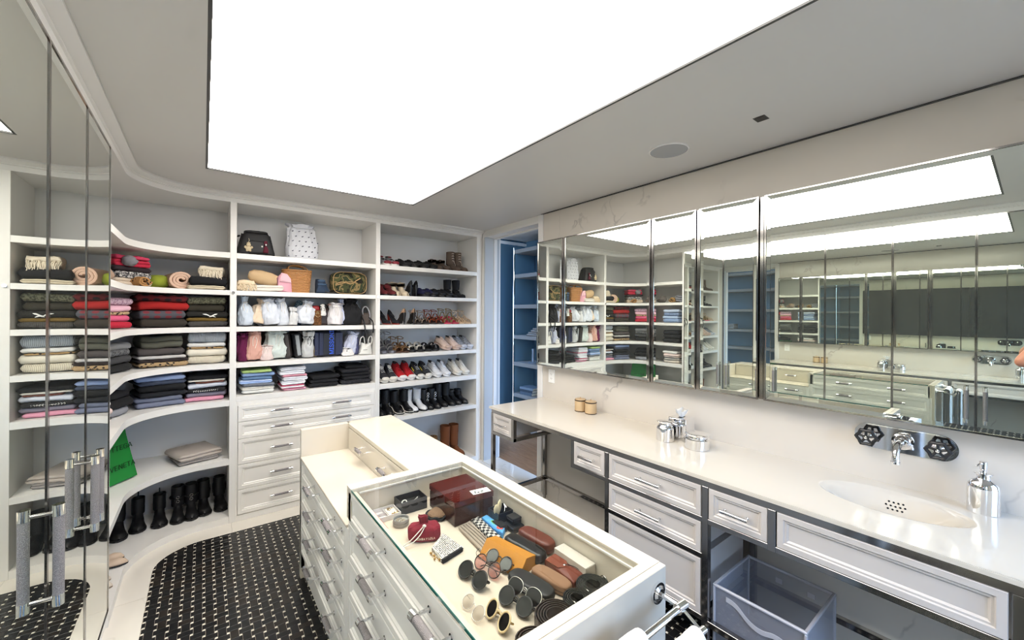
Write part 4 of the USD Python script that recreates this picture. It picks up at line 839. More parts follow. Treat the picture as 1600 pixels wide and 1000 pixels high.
hold = lambda kx, ky, kz: wob(ell(.165 * kx, .085 * ky, .11 * kz, 14, 28, .55, .5), .006, 12, 7)
part(t, 'bag_body', xfm(hold(1, 1, 1), (0, 0, .11)), fab('#474a2a', 'camo', '#2b3520'), True)
pipe = plain('#a58659', .6)
part(t, 'piping', cat(tube([(.155 * math.copysign(abs(math.cos(a)) ** .5, math.cos(a)), -.082, .11 + .103 * math.copysign(abs(math.sin(a)) ** .5, math.sin(a))) for a in np.arange(40) * PI / 20], .004, 6, True)), pipe, True)
part(t, 'front_pocket', xfm(ell(.12, .02, .05, 10, 22, .5, .5), (.0, -.085, .065)), fab('#393d22', 'camo', '#2b3520'), True)
part(t, 'strap_handle', cat(tube(spline([(-.14, -.1, .09), (-.07, -.108, .115), (0, -.1, .10), (.04, -.1, .125), (.09, -.1, .16)], 16), .006, 6), tube(spline([(-.14, -.1, .08), (-.08, -.11, .10), (-.01, -.105, .12), (.06, -.1, .11)], 16), .005, 6)), pipe, True)
part(t, 'base_band', xfm(ell(.168, .088, .022, 6, 28, .5, .5), (0, 0, .022)), plain('#17150f', .6), True)
# third shelf: a row of cloth dust bags
WHT = fab('#cfd3dc'); DB = 'on the third bag shelf'
dust_bag(f'tall bluish white dust bag at the left end {DB}', .292, 4.10, SC_, .105, .20, .245, fab('#c3ccd8'), 0, -4, .4, .8, 3, amp=.016)
dust_bag(f'peach dust bag flopped open beside the tall white one {DB}', .375, 4.12, SC_, .15, .2, .205, fab('#dcc6ae'), 0, 14, .42, .8, 5, amp=.018)
t = thing('black_clutch', f'black clutch poking out under the peach dust bag {DB}', 'bag', (.385, 4.035, SC_), 0, ry=32); part(t, 'bag_body', wob(rb(-.03, .03, -.03, .03, .0, .012, .004), .002, 20, 2), plain('#121214', .5))
dust_bag(f'round topped white dust bag leaning left {DB}', .475, 4.09, SC_, .14, .2, .225, WHT, 0, -10, .5, .86, 8, amp=.016)
dust_bag(f'slim white dust bag standing upright {DB}', .565, 4.11, SC_, .10, .2, .235, fab('#ccd0d8'), 0, -3, .55, .88, 9, amp=.014)
dust_bag(f'small white dust bag with tied black cord {DB}', .638, 4.06, SC_, .075, .12, .155, fab('#cfcfcf'), 0, 2, .6, .78, 11, '#26262a')
dust_bag(f'plump white dust bag with many creases {DB}', .735, 4.09, SC_, .15, .2, .215, fab('#d2d6de'), 0, 7, .42, .86, 14, amp=.018)
t = thing('silk_scarf', f'teal blue patterned scarf bunched behind the plump white bag {DB}', 'scarf', (.72, 4.25, SC_), 0); part(t, 'cloth', wob(xfm(ell(.055, .05, .118, 12, 20), (0, 0, .118)), .02, 18, 6), fab('#3f6c86', 'marl', '#a8c0cc'), True)
t = thing('monogram_bag', f'brown printed bag with gold clasp and red lid {DB}', 'bag', (.835, 4.09, SC_), 0)
part(t, 'bag_body', rb(-.036, .036, -.06, .06, 0, .14, .01), fab('#6b4420', 'marl', '#4a2d12')); part(t, 'lid', xfm(ell(.036, .05, .028, 8, 16, .7, .7), (-.008, 0, .155)), plain('#8f2026', .5), True)
part(t, 'clasp', cat(tube([(-.014, -.062, .10), (0, -.064, .13), (.014, -.062, .10)], .0025, 6), tube([(-.01, -.063, .111), (.01, -.063, .111)], .002, 6), tube(spline([(-.02, -.062, .092), (0, -.07, .075), (.02, -.062, .09)], 10), .0025, 6)), plain('#c9b184', .25, 1.0), True)
dust_bag(f'tiny white pouch hanging in front of the dark brown bag {DB}', .885, 4.045, SC_ + .085, .05, .04, .10, fab('#d6d4d0'), 0, -4, .6, .85, 21, '#2a2220')
t = thing('dark_handbag', f'dark brown leather handbag behind the tiny white pouch {DB}', 'handbag', (.905, 4.13, SC_), 0)
part(t, 'bag_body', wob(rb(-.045, .045, -.055, .075, 0, .155, .018), .004, 14, 4), plain('#2b1a17', .45)); part(t, 'handle', tube(spline([(-.03, -.02, .15), (-.02, -.02, .19), (.02, -.02, .19), (.03, -.02, .15)], 14), .005, 6), plain('#211413', .45))
dust_bag(f'white dust bag with pink lining {DB}', .995, 4.08, SC_, .125, .17, .20, fab('#d8d4d6'), 0, 0, .7, .9, 24, amp=.014)
t = thing('pink_cloth', f'blush pink cloth folded on the white dust bag {DB}', 'folded clothes', (.975, 4.10, SC_ + .178), 0); part(t, 'cloth', wob(xfm(ell(.04, .05, .016, 8, 16), (0, 0, .016)), .005, 20, 4), fab('#d5aca2'), True)
dust_bag(f'lilac white dust bag with a narrow twisted top {DB}', 1.045, 4.12, SC_, .095, .16, .24, fab('#c3c8e0'), 0, 3, .4, .74, 27, amp=.016)
dust_bag(f'big black dust bag near the right end {DB}', 1.15, 4.12, SC_, .19, .2, .243, fab('#131316'), 0, 0, .5, .86, 31, '#131316', amp=.016)
t = thing('grey_handbag', f'dark handbag with looped grey handles at the right end {DB}', 'handbag', (1.283, 4.11, SC_), 0)
part(t, 'bag_body', wob(rb(-.05, .045, -.05, .08, 0, .115, .016), .004, 14, 9), plain('#4b403a', .55))
part(t, 'handle', cat(tube(spline([(-.03, -.05, .10), (-.035, -.06, .155), (-.01, -.06, .18), (.02, -.06, .15), (.035, -.06, .09), (.03, -.06, .05)], 18), .007, 6)), plain('#8d8d92', .5), True)
part(t, 'strap', cat(tube([(-.052, -.05, .10), (-.055, -.150, .045), (-.055, -.172, .022), (-.05, -.178, -.02), (-.048, -.18, -.05), (-.045, -.155, -.12)], .0065, 6), tube([(.028, -.06, .07), (.03, -.15, .04), (.03, -.173, .02), (.03, -.182, -.03), (.03, -.17, -.075)], .006, 6)), plain('#131316', .5))
# fourth shelf
DB = 'on the fourth bag shelf'
dust_bag(f'maroon velvet bag at the left end {DB}', .262, 4.11, SD, .085, .22, .235, fab('#5c0d3d'), 0, 0, .8, .95, 41, '#5c0d3d', False)
dust_bag(f'salmon pink dust bag with slumped top {DB}', .335, 4.075, SD, .12, .17, .235, fab('#cf9f90'), 0, 4, .62, .88, 43, amp=.018)
dust_bag(f'pale blush pouch with hanging white cords {DB}', .43, 4.05, SD, .105, .1, .125, fab('#d8c6c2'), 0, 0, .7, .9, 44)
dust_bag(f'large pale green white dust bag folded over {DB}', .50, 4.12, SD, .19, .19, .232, fab('#c6cfca'), 0, 7, .68, .9, 47, amp=.018)
for k, (x, lab, c, w_) in enumerate(((.607, 'dark brown bag on edge right of the pale green bag', '#221c19', .06), (.69, 'black bag with a grey lining standing on edge', '#0f1013', .07))):
    t = thing('upright_handbag', f'{lab} {DB}', 'handbag', (x, 4.13, SD + .006), 0, ry=-7)
    part(t, 'bag_body', wob(rb(-w_ / 2, w_ / 2, -.09, .12, 0, .225, .016), .004, 12, 50 + k), plain(c, .45)); part(t, 'gusset', wob(rb(-w_ * .2, w_ * .25, -.094, -.086, .02, .20, .003), .003, 20, k), plain('#37302b' if k == 0 else '#8f9294', .5))
dust_bag(f'silvery white bag with folded collar {DB}', .755, 4.08, SD, .10, .16, .235, fab('#bfc0c0'), 0, 3, .8, .8, 53, '#141416', amp=.014)
t = thing('khaki_pouch', f'small khaki leather pouch low beside the silver bag {DB}', 'bag', (.822, 4.07, SD), 0); part(t, 'bag_body', wob(xfm(ell(.024, .05, .06, 10, 16, .8, .7), (0, 0, .06)), .004, 14, 3), plain('#71654f', .5), True)
t = thing('navy_shopper', f'navy padded bag with blue vertical lettering {DB}', 'bag', (.925, 4.125, SD + .004), 0)
part(t, 'bag_body', wob(rb(-.125, .125, -.095, .12, 0, .235, .02), .004, 12, 61), plain('#10131f', .5))
part(t, 'quilted_panel', cat(*[wob(rb(x_ - .018, x_ + .018, -.103, -.094, .012, .222, .006), .002, 14, int(500 + x_ * 900)) for x_ in (-.098, -.058, .082, .112)]), plain('#1c2240', .5))
part(t, 'lettering', place(xfm(meshkit.text_mesh('MISSONI', .036, .002, True), (.016, -.0195, 0), sc=(1.0, 1.05, 1)), (.03, -.0985, .0), Z, -X, -Y), plain('#2a55c8', .5))
dust_bag(f'pale lilac scarf like bag tumbling forward {DB}', 1.115, 4.08, SD, .12, .15, .215, fab('#bcc0d4'), 0, 12, .6, .85, 63, amp=.02)
dust_bag(f'small white pouch tied with a black cord {DB}', 1.10, 4.02, SD, .10, .05, .075, fab('#d8d4d2'), 0, 0, .6, .9, 65, '#141416')
dust_bag(f'violet grey dust bag behind the lilac one {DB}', 1.185, 4.17, SD, .11, .14, .21, fab('#6d6f96'), 0, 2, .55, .86, 66, '#6d6f96')
t = thing('white_handbag', f'small white leather handbag with two upright loop handles {DB}', 'handbag', (1.275, 4.055, SD), 0)
part(t, 'bag_body', wob(place(prism(Polygon([(-.06, 0), (.06, 0), (.05, .06), (.042, .115), (.0, .10), (-.042, .12), (-.05, .06)]).segmentize(.02), -.035, .035), (0, 0, 0), X, Z, -Y), .003, 16, 4), plain('#d6d4ce', .5), True)
for s in (-1, 1): part(t, 'handle', tube(spline([(s * .042 - .02, -.03, .10), (s * .038 - .014, -.035, .165), (s * .038 + .006, -.035, .18), (s * .038 + .018, -.035, .15), (s * .03 + .016, -.03, .10)], 16), .0055, 6), plain('#d6d4ce', .5), True)
part(t, 'stamp', bx(-.03, .01, -.0375, -.036, .045, .05), plain('#8a8780', .5))
# fifth shelf: folded T shirts over the drawers
Z5 = 1.0165
stack('blue stack over the drawers', .365, 4.13, Z5, 0, [(.03, fab('#d8d8d4'), 1, 'white T shirt'), (.028, fab('#d0cdc6'), 2, 'ivory T shirt', .25), (.024, fab('#6d727c'), 1, 'grey vest'), (.03, fab('#93abd6', 'stripe', '#b8c8e4'), 2, 'light blue striped shirt'), (.03, fab('#5f7c9e'), 1, 'mid blue T shirt'), (.03, fab('#7d96bf'), 1, 'powder blue T shirt'), (.024, fab('#a9c47a'), 1, 'lime green T shirt', .215)], w=.235)
stack('white stack over the drawers', .635, 4.13, Z5, 0, [(.018, fab('#d79cb0'), 1, 'pink T shirt'), (.03, fab('#dbd6da', 'stripe', '#c0506a'), 2, 'white T shirt with red trim'), (.034, fab('#dcdce0'), 2, 'white cotton T shirt'), (.034, fab('#d6d7dd'), 2, 'crisp white T shirt'), (.018, fab('#c78a98'), 1, 'rose edged T shirt'), (.036, fab('#d9dae0'), 2, 'plain white T shirt'), (.03, fab('#d2d4db'), 2, 'bluish white T shirt')], w=.20)
stack('low black stack over the drawers', .90, 4.15, Z5, 0, [(.035, fab('#101013'), 1, 'black T shirt'), (.03, fab('#16161a'), 1, 'black vest top'), (.035, fab('#121216'), 1, 'black long sleeved top')], w=.25)
stack('tall black stack over the drawers', 1.18, 4.15, Z5, 0, [(.036, fab('#1b1b21', 'glitter', '#8a8a90'), 1, 'black top with silver flecks'), (.034, fab('#141418'), 1, 'black satin top'), (.036, fab('#101014'), 1, 'black blouse'), (.036, fab('#18181d'), 1, 'black jumper'), (.03, fab('#101013'), 1, 'black camisole', .2)], w=.27)
# ---------------------------------------------------------------- shoes
ST = np.array([0, .04, .12, .25, .42, .60, .75, .88, .96, 1.0])
HW = np.array([.04, .20, .30, .33, .35, .44, .50, .44, .27, .05])
def outline(L, W, pts=26, k=1.0, sharp=0):
    t = np.linspace(0, 1, pts); hw = np.interp(t, ST, HW)
    if sharp: hw = hw * (1 - sharp * np.clip((t - .6) / .4, 0, 1) ** 1.5)
    y = L / 2 - t * L
    return [(-h * W * k, q) for h, q in zip(hw, y)] + [(h * W * k, q) for h, q in zip(hw[::-1], y[::-1])]
def loft(L, W, top, z0=.0, k=.94, nseg=16, pts=15, sharp=0, e=.75, base=None):
    """upper: dome sections from heel (+y) to toe (-y); top = [(t, height)]"""
    ts = np.linspace(0, 1, pts); hw = np.interp(ts, ST, HW) * W * k
    if sharp: hw = hw * (1 - sharp * np.clip((ts - .6) / .4, 0, 1) ** 1.5)
    tz = np.interp(ts, [a for a, _ in top], [b for _, b in top]); bz = np.interp(ts, [a for a, _ in base], [b for _, b in base]) if base else np.full(pts, z0)
    v = []
    for t, h, z, b in zip(ts, hw, tz, bz):
        for j in range(nseg):
            a = PI * j / (nseg - 1); c, s = math.cos(a), math.sin(a)
            v.append([h * math.copysign(abs(c) ** e, c) * (1 - .25 * s * s), L / 2 - t * L, b + (z - b) * abs(s) ** e])
    return (np.array(v), grid_faces(pts, nseg, True))
def solem(L, W, t=.022, k=1.03, sharp=0, heel=0.0, prof=None):
    o = np.array(outline(L, W, 26, k, sharp)); n = len(o)
    def zt(y):
        tt = (L / 2 - y) / L
        return np.interp(tt, [a for a, _ in prof], [b for _, b in prof]) if prof else np.zeros_like(y)
    zb = zt(o[:, 1])
    v = np.vstack([np.c_[o, zb], np.c_[o * 1.012, zb + t * .5], np.c_[o, zb + t]])
    f = list(grid_faces(3, n))
    for i in range(25):
        a, b, c, d = i, i + 1, n - 2 - i, n - 1 - i
        f += [[a, b, d], [b, c, d], [2 * n + a, 2 * n + d, 2 * n + b], [2 * n + b, 2 * n + d, 2 * n + c]]
    return (v, np.array(f))
def strap(L, W, t, z0, z1, wid=.016, k=.95, th=.004, prof0=0.0):
    """a band over the foot at station t"""
    h = np.interp(t, ST, HW) * W * k; y = L / 2 - t * L; v = []
    for yy in (y - wid / 2, y + wid / 2):
        for r_ in (0, th):
            for j in range(11):
                a = PI * j / 10; v.append([(h + r_) * math.cos(a), yy, z0 + (z1 - z0 + r_) * abs(math.sin(a)) ** .8])
    f = []
    for j in range(10):
        a, b, c, d = j, 11 + j, 22 + j, 33 + j
        for q in ((b, b + 1, d + 1, d), (a, c, c + 1, a + 1), (a, a + 1, b + 1, b), (c, d, d + 1, c + 1)): f += [[q[0], q[1], q[2]], [q[0], q[2], q[3]]]
    return (np.array(v), np.array(f))
def sneaker(t, up, sole, lace, L=.265, W=.098, hi=0.0, acc=None, side=None):
    part(t, 'sole', solem(L, W, .028), sole, 40)
    part(t, 'upper', loft(L, W, [(0, .085 + hi), (.12, .095 + hi), (.3, .088 + hi * .8), (.42, .09 + hi * .3), (.6, .072), (.8, .055), (.93, .046), (1, .03)], .024), up, True)
    part(t, 'lining', xfm(ell(.026, .045, .006, 6, 16), (0, L * .5 - L * .19, .090 + hi * .85)), plain('#2a2a2c', .9), True)
    part(t, 'tongue', xfm(ell(.020, .03, .007, 6, 14), (0, L * .5 - L * .37, .094 + hi * .5), rx=14), acc or up, True)
    part(t, 'laces', cat(*[tube([(-.020, L / 2 - L * q, np.interp(q, [.4, .7], [.088, .062])), (0, L / 2 - L * (q + .012), np.interp(q, [.4, .7], [.095, .070])), (.020, L / 2 - L * q, np.interp(q, [.4, .7], [.088, .062]))], .0028, 5) for q in (.42, .49, .56, .63)]), lace, True)
    part(t, 'toe_cap', loft(L * .22, W * .92, [(0, .048), (.5, .046), (1, .03)], .026, 1.0, 14, 8) if False else xfm(ell(W * .40, .026, .018, 8, 16, .8, .8), (0, -L * .43, .034)), acc or sole, True)
    if side: part(t, 'side_stripe', cat(*[xfm(ell(.004, .045, .007, 5, 12), (s * W * .36, .01, .05), rx=14) for s in (-1, 1)]), side, True)
def boot(t, up, sole, h=.20, L=.255, W=.085, heel=.03, shaft=.043, acc=None, pull=False, flare=1.0, sharp=0, lace=None):
    prof = [(0, heel), (.3, heel * .9), (.55, .002), (1, 0.0)]
    part(t, 'sole', solem(L, W, .014, 1.04, sharp, 0, prof), sole, 40)
    part(t, 'heel', xfm(lathe([(0, 0), (.030, 0), (.031, .004), (.032, heel + .006), (0, heel + .008)], 18, (1, 1.05)), (0, L * .5 - .04, 0)), sole, 40)
    part(t, 'upper', loft(L, W, [(0, .09 + heel), (.15, .12 + heel), (.32, .115 + heel), (.45, .085 + heel * .4), (.6, .066), (.8, .054), (.93, .046), (1, .026)], .01, .96, sharp=sharp, base=[(0, heel + .01), (.3, heel * .9 + .01), (.55, .012), (1, .01)]), up, True)
    yc = L * .5 - .062; pr = [(shaft * .98, .06 + heel), (shaft * 1.02, .10 + heel), (shaft * (1 + .3 * (flare - 1)), h * .7), (shaft * flare, h), (shaft * flare - .004, h + .001), (shaft * flare - .006, h - .02), (0, h - .05)]
    part(t, 'shaft', wob(xfm(lathe(pr, 20, (.95, 1.22)), (0, yc, 0)), .003, 14, int(h * 500)), up, True)
    if acc: part(t, 'elastic_gusset', cat(*[xfm(ell(.006, .022, .045, 8, 12), (s * shaft * .93, yc, h * .62)) for s in (-1, 1)]), acc, True)
    if pull: part(t, 'pull_tab', tube(spline([(0, yc + shaft * 1.2, h - .01), (0, yc + shaft * 1.25, h + .02), (0, yc + shaft * 1.05, h + .03), (0, yc + shaft * 1.0, h + .0)], 10), .005, 6), sole, True)
    if lace: part(t, 'laces', cat(*[tube([(-.018, yc - shaft * 1.12 - d_, z), (0, yc - shaft * 1.26 - d_, z + .004), (.018, yc - shaft * 1.12 - d_, z)], .003, 5) for z, d_ in ((h * .9, 0), (h * .78, 0), (h * .66, .001), (h * .54, .006))] + [tube(spline([(0, yc - shaft * 1.28, h * .55), (.02, yc - shaft * 1.4, h * .4), (.03, yc - shaft * 1.3, h * .25)], 8), .0028, 5)]), lace, True)
def pump(t, up, lining, heel=.09, L=.225, W=.08, solec=None, sharp=.35):
    prof = [(0, heel), (.22, heel * .92), (.45, heel * .42), (.65, .004), (1, 0)]
    part(t, 'sole', solem(L, W, .008, 1.0, sharp, 0, prof), solec or up, 40)
    b = [(a, z + .006) for a, z in prof]
    part(t, 'upper', loft(L, W, [(0, heel + .055), (.12, heel + .05), (.25, heel * .9 + .03), (.45, heel * .42 + .026), (.62, .036), (.8, .045), (.93, .036), (1, .016)], 0, .98, sharp=sharp, base=b), up, True)
    part(t, 'insole', xfm(ell(W * .24, L * .26, .006, 6, 16), (0, L * .17, heel * .62 + .038), rx=24 * heel / .09), lining, True)
    part(t, 'heel', cyl((0, L * .5 - .012, 0), (0, L * .5 - .022, heel + .006), .006, 12, .022), solec or up, 40)
def sandal(t, st_, sole, heel=.0, L=.245, W=.09, bands=((.45, .05, .016), (.78, .036, .018)), ankle=True, buckle=None, thick=.012):
    prof = [(0, heel), (.25, heel * .92), (.5, heel * .4), (.68, .003), (1, 0)] if heel else [(0, 0), (1, 0)]
    part(t, 'sole', solem(L, W, thick, 1.0, 0, 0, prof), sole, 40)
    pz = lambda q: np.interp(q, [a for a, _ in prof], [b for _, b in prof]) + thick
    for q, hgt, wd in bands: part(t, 'strap', strap(L, W, q, pz(q), pz(q) + hgt, wd), st_, True)
    if ankle: part(t, 'ankle_strap', tube([(.036 * math.cos(a), L * .5 - .05 + .042 * math.sin(a), pz(.1) + .075 + .012 * math.sin(a)) for a in np.arange(20) * PI / 10], .004, 6, True), st_, True); part(t, 'heel_strap', tube(spline([(0, L * .5 - .006, pz(0)), (0, L * .5 - .002, pz(0) + .05), (0, L * .5 - .008, pz(0) + .088)], 8), .005, 6), st_, True)
    if heel: part(t, 'heel', cyl((0, L * .5 - .018, 0), (0, L * .5 - .028, heel + .004), .011, 12, .024), sole, 40)
    if buckle: part(t, 'buckle', cat(*[tube([(.012 * math.cos(a), L / 2 - L * q + .012 * math.sin(a), pz(q) + hgt + .006) for a in np.arange(16) * PI / 8], .0025, 6, True) for q, hgt, _ in bands]), buckle, True)
def pair(name, desc, where, x, y, z, gap, build, rz=(3, -3), label2=None, rx=0.0, dy=0.0):
    rz = tuple(r * .35 if abs(r) < 60 else r for r in rz); z = z + .137 * math.sin(math.radians(rx))
    t = thing(name, f'left {desc} {where}', 'shoe', (x, y, z), rz[0], f'{desc} pair', rx=rx)
    build(t)
    copy_of(t, (x + gap, y + dy, z), rz[1], f'right {desc} {where}', rx=rx)
P_ = plain
LB, SB_, WL = P_('#141416', .35), P_('#0d0d0e', .5), P_('#d9d8d4', .45)
YS = 4.13
W1 = 'on the top shoe shelf'
pair('sneaker', 'white red and black high trainer', W1, 1.475, YS, SA, .085, lambda t: sneaker(t, fab('#8d8a8c', 'glitter', '#1a1a1e'), P_('#d8d4ce', .5), P_('#222226', .8), hi=.03, acc=P_('#7d2430', .6)), (14, 8))
pair('sneaker', 'black running shoe nearest the red trainers', W1, 1.675, YS, SA, .10, lambda t: sneaker(t, fab('#141417'), P_('#1a1a1c', .6), P_('#0f0f10', .8)), (24, 20))
pair('sneaker', 'black running shoe beside the taupe boots', W1, 1.89, YS, SA, .10, lambda t: sneaker(t, fab('#1a1b1a'), P_('#141414', .6), P_('#101010', .8)), (24, 18))
pair('ankle_boot', 'taupe suede low boot', W1, 2.07, YS, SA, .105, lambda t: boot(t, fab('#51443b'), P_('#4b3524', .6), h=.125, heel=.02, shaft=.047), (22, 16))
pair('lace_boot', 'tall taupe laced boot with pale laces', W1, 2.305, YS, SA, .09, lambda t: boot(t, fab('#5b4c41'), P_('#5a3a22', .6), h=.235, heel=.025, shaft=.046, lace=P_('#cbb9a8', .8)), (22, 16))
W1 = 'on the second shoe shelf'
pair('ankle_boot', 'black and dark red shoe at the left end', W1, 1.465, YS, SB, .085, lambda t: boot(t, fab('#5e1a1e'), SB_, h=.11, heel=.02, acc=P_('#101010', .6)), (18, 12))
pair('ankle_boot', 'cream ankle boot', W1, 1.60, YS, SB, .088, lambda t: boot(t, P_('#cdbda4', .5), P_('#b9a88e', .6), h=.145, heel=.04, shaft=.05), (0, -2))
pair('high_heel', 'nude and black court shoe', W1, 1.735, YS, SB, .075, lambda t: pump(t, P_('#141416', .3), P_('#c09a7c', .5), .115), (184, 174))
pair('loafer', 'navy velvet loafer', W1, 1.905, YS, SB, .09, lambda t: sneaker(t, fab('#1c1f45'), P_('#15151a', .6), P_('#1c1f45', .8)), (30, 26))
pair('sneaker', 'black suede trainer', W1, 2.085, YS, SB, .095, lambda t: sneaker(t, fab('#15161b'), P_('#121214', .6), P_('#101013', .8)), (32, 26))
pair('wedge_boot', 'black suede wedge ankle boot', W1, 2.265, YS, SB, .11, lambda t: (pump(t, fab('#131316'), P_('#101012', .6), .085, .24, .088), part(t, 'shaft', xfm(lathe([(.04, .10), (.043, .15), (.046, .21), (.04, .2), (0, .17)], 18, (.9, 1.2)), (0, .06, 0)), fab('#131316'), True)), (28, 20))
W1 = 'on the third shoe shelf'
pair('mule', 'black slingback with red sole lying on its side', W1, 1.49, YS, SC_, .10, lambda t: pump(t, fab('#12131a'), P_('#15151c', .6), .10, solec=P_('#8f2a1c', .35)), (30, 22))
pair('high_heel', 'nude snakeskin court shoe', W1, 1.665, YS, SC_, .125, lambda t: pump(t, fab('#b3947a', 'marl', '#8d6c54'), P_('#14100f', .6), .115, solec=P_('#17110f', .4)), (182, 172))
pair('sandal', 'leopard spotted strappy sandal', W1, 1.835, YS, SC_, .085, lambda t: sandal(t, fab('#9a8878', 'glitter', '#181415'), P_('#241c1a', .5), .05, bands=((.4, .055, .014), (.56, .05, .014), (.78, .04, .02))), (14, 8))
pair('sandal', 'orange and black woven sandal', W1, 2.005, YS, SC_, .085, lambda t: sandal(t, fab('#8a3f22', 'glitter', '#17110f'), P_('#241815', .5), .06, bands=((.36, .06, .018), (.55, .05, .022), (.78, .04, .026))), (14, 8))
pair('sandal', 'gold and green heeled sandal with pink sole', W1, 2.185, YS, SC_, .095, lambda t: sandal(t, P_('#8c7a52', .4), P_('#c03350', .4), .075, bands=((.34, .06, .018), (.58, .05, .022), (.78, .04, .026)), buckle=P_('#39431f', .4)), (18, 12))
pair('sandal', 'pale gold strappy sandal at the right end', W1, 2.36, YS, SC_, .085, lambda t: sandal(t, P_('#d2b89a', .4), P_('#c5a582', .4), .06, bands=((.34, .06, .010), (.5, .05, .010), (.66, .045, .010), (.8, .036, .012))), (18, 14))
W1 = 'on the fourth shoe shelf'
pair('sandal', 'silver platform sandal at the left end', W1, 1.455, YS, SD, .09, lambda t: sandal(t, P_('#a9a6a4', .3, .6), P_('#77757a', .3, .6), .10, bands=((.4, .06, .014), (.62, .05, .018), (.8, .04, .026)), thick=.026), (6, 2))
pair('sandal', 'bronze ruffled sandal', W1, 1.61, YS, SD, .08, lambda t: sandal(t, fab('#a07a52', 'marl', '#5a3a22'), P_('#4b3023', .5), .06, bands=((.45, .06, .04), (.7, .05, .045), (.85, .04, .03))), (8, 4))
pair('slide', 'white slide with two wide bands', W1, 1.765, YS, SD, .095, lambda t: sandal(t, P_('#dcd8d0', .45), P_('#141414', .6), .045, bands=((.46, .055, .045), (.80, .042, .05)), ankle=False, thick=.02), (4, -2))
pair('slide', 'black slide with round silver buckles', W1, 1.94, YS, SD, .09, lambda t: sandal(t, P_('#131315', .4), P_('#111112', .6), .02, bands=((.48, .055, .045), (.78, .045, .045)), ankle=False, buckle=P_('#c4c4c8', .2, 1.0), thick=.02), (20, 14))
pair('moccasin', 'pale pink padded moccasin', W1, 2.16, YS, SD, .12, lambda t: (sneaker(t, P_('#cdb4a6', .6), P_('#c0a698', .6), P_('#d8c4b8', .8), W=.115)), (34, 28), rx=14)
pair('sneaker', 'silver grey trainer', W1, 2.365, YS, SD, .09, lambda t: sneaker(t, fab('#8f9298', 'marl', '#6a6d74'), P_('#b9bac0', .5), P_('#a0a2a8', .8)), (20, 16), rx=14)
W1 = 'on the fifth shoe shelf'
pair('sneaker', 'black canvas trainer with white lacing', W1, 1.455, 4.11, SE, .085, lambda t: sneaker(t, fab('#26262a'), P_('#d6d2c8', .5), P_('#dedad4', .8), acc=P_('#d6d2c8', .5)), (8, 4), rx=20)
pair('sneaker', 'scarlet knitted running shoe', W1, 1.635, 4.13, SE, .10, lambda t: sneaker(t, fab('#a8121c'), P_('#dcd8d8', .5), fab('#8a0f18'), W=.105, hi=.02), (28, 22), rx=20)
pair('sneaker', 'black and yellow trainer with white sole', W1, 1.835, 4.12, SE, .095, lambda t: sneaker(t, fab('#26272a'), P_('#d4d2cc', .5), P_('#cfcfd0', .8), side=P_('#d8c340', .6)), (18, 14), rx=20)
pair('sneaker', 'white leather trainer', W1, 2.045, 4.12, SE, .11, lambda t: sneaker(t, P_('#cfcfd2', .5), P_('#dcdcde', .5), P_('#e4e4e6', .8)), (22, 18), rx=20)
pair('sneaker', 'cream low trainer with loose laces', W1, 2.30, 4.12, SE, .10, lambda t: sneaker(t, P_('#d2cabd', .5), P_('#d8d2c6', .5), P_('#e0dbd2', .8)), (20, 16), rx=20)
pair('sneaker', 'grey trainer half hidden behind the white ones', W1, 1.76, 4.28, SE, .40, lambda t: sneaker(t, fab('#7a7c84'), P_('#b4b6bc', .5), P_('#a4a6ac', .8), hi=.03), (10, 6))
W1 = 'on the sixth shoe shelf'
SE2 = .6505
pair('ankle_boot', 'black sequinned boot', W1, 1.44, YS, SE2, .09, lambda t: boot(t, fab('#0e0e10', 'glitter', '#a09a90', .4), SB_, h=.24, heel=.04, shaft=.046), (6, 2))
pair('ankle_boot', 'black leather ankle boot with white welt', W1, 1.625, 4.12, SE2, .11, lambda t: (boot(t, LB, SB_, h=.22, heel=.04, shaft=.05), part(t, 'welt', solem(.262, .094, .004, 1.06, 0, 0, [(0, .052), (.3, .048), (.55, .015), (1, .012)]), P_('#d8d4cc', .6))), (16, 10))
pair('ankle_boot', 'smooth white ankle boot', W1, 1.785, 4.12, SE2, .105, lambda t: boot(t, P_('#dedee0', .3), SB_, h=.215, heel=.045, shaft=.042, flare=1.05), (22, 20))
pair('ankle_boot', 'black boot with silver buckles', W1, 1.965, 4.12, SE2, .09, lambda t: (boot(t, LB, SB_, h=.2, heel=.035, shaft=.046), part(t, 'buckle', cat(*[tube([(.012 * math.cos(a), -.02 - z * .1, z + .012 * math.sin(a)) for a in np.arange(12) * PI / 6], .003, 6, True) for z in (.09, .13, .16)]), 'chrome', True)), (22, 18))
pair('ankle_boot', 'tall plain black boot', W1, 2.155, 4.15, SE2, .10, lambda t: boot(t, P_('#101012', .5), SB_, h=.24, heel=.04, shaft=.05), (20, 14))
pair('ankle_boot', 'black boot at the right end', W1, 2.33, 4.15, SE2, .09, lambda t: boot(t, P_('#161618', .4), SB_, h=.15, heel=.03), (22, 18))
W1 = 'under the shoe shelves'
pair('tall_boot', 'brown suede knee boot', W1, 2.27, 4.16, SG, .11, lambda t: boot(t, fab('#6d3c1c'), P_('#3d2212', .6), h=.33, heel=.03, shaft=.05, flare=1.12), (32, 26))
pair('ankle_boot', 'brown leopard spotted boot', W1, 2.04, 4.2, SG, .10, lambda t: boot(t, fab('#7d5c3a', 'leopard', '#1c130d'), SB_, h=.22, heel=.03), (24, 20))
pair('ankle_boot', 'black ribbed top boot', W1, 1.84, 4.22, SG, .10, lambda t: boot(t, fab('#141417', 'rib'), SB_, h=.30, heel=.03), (22, 18))
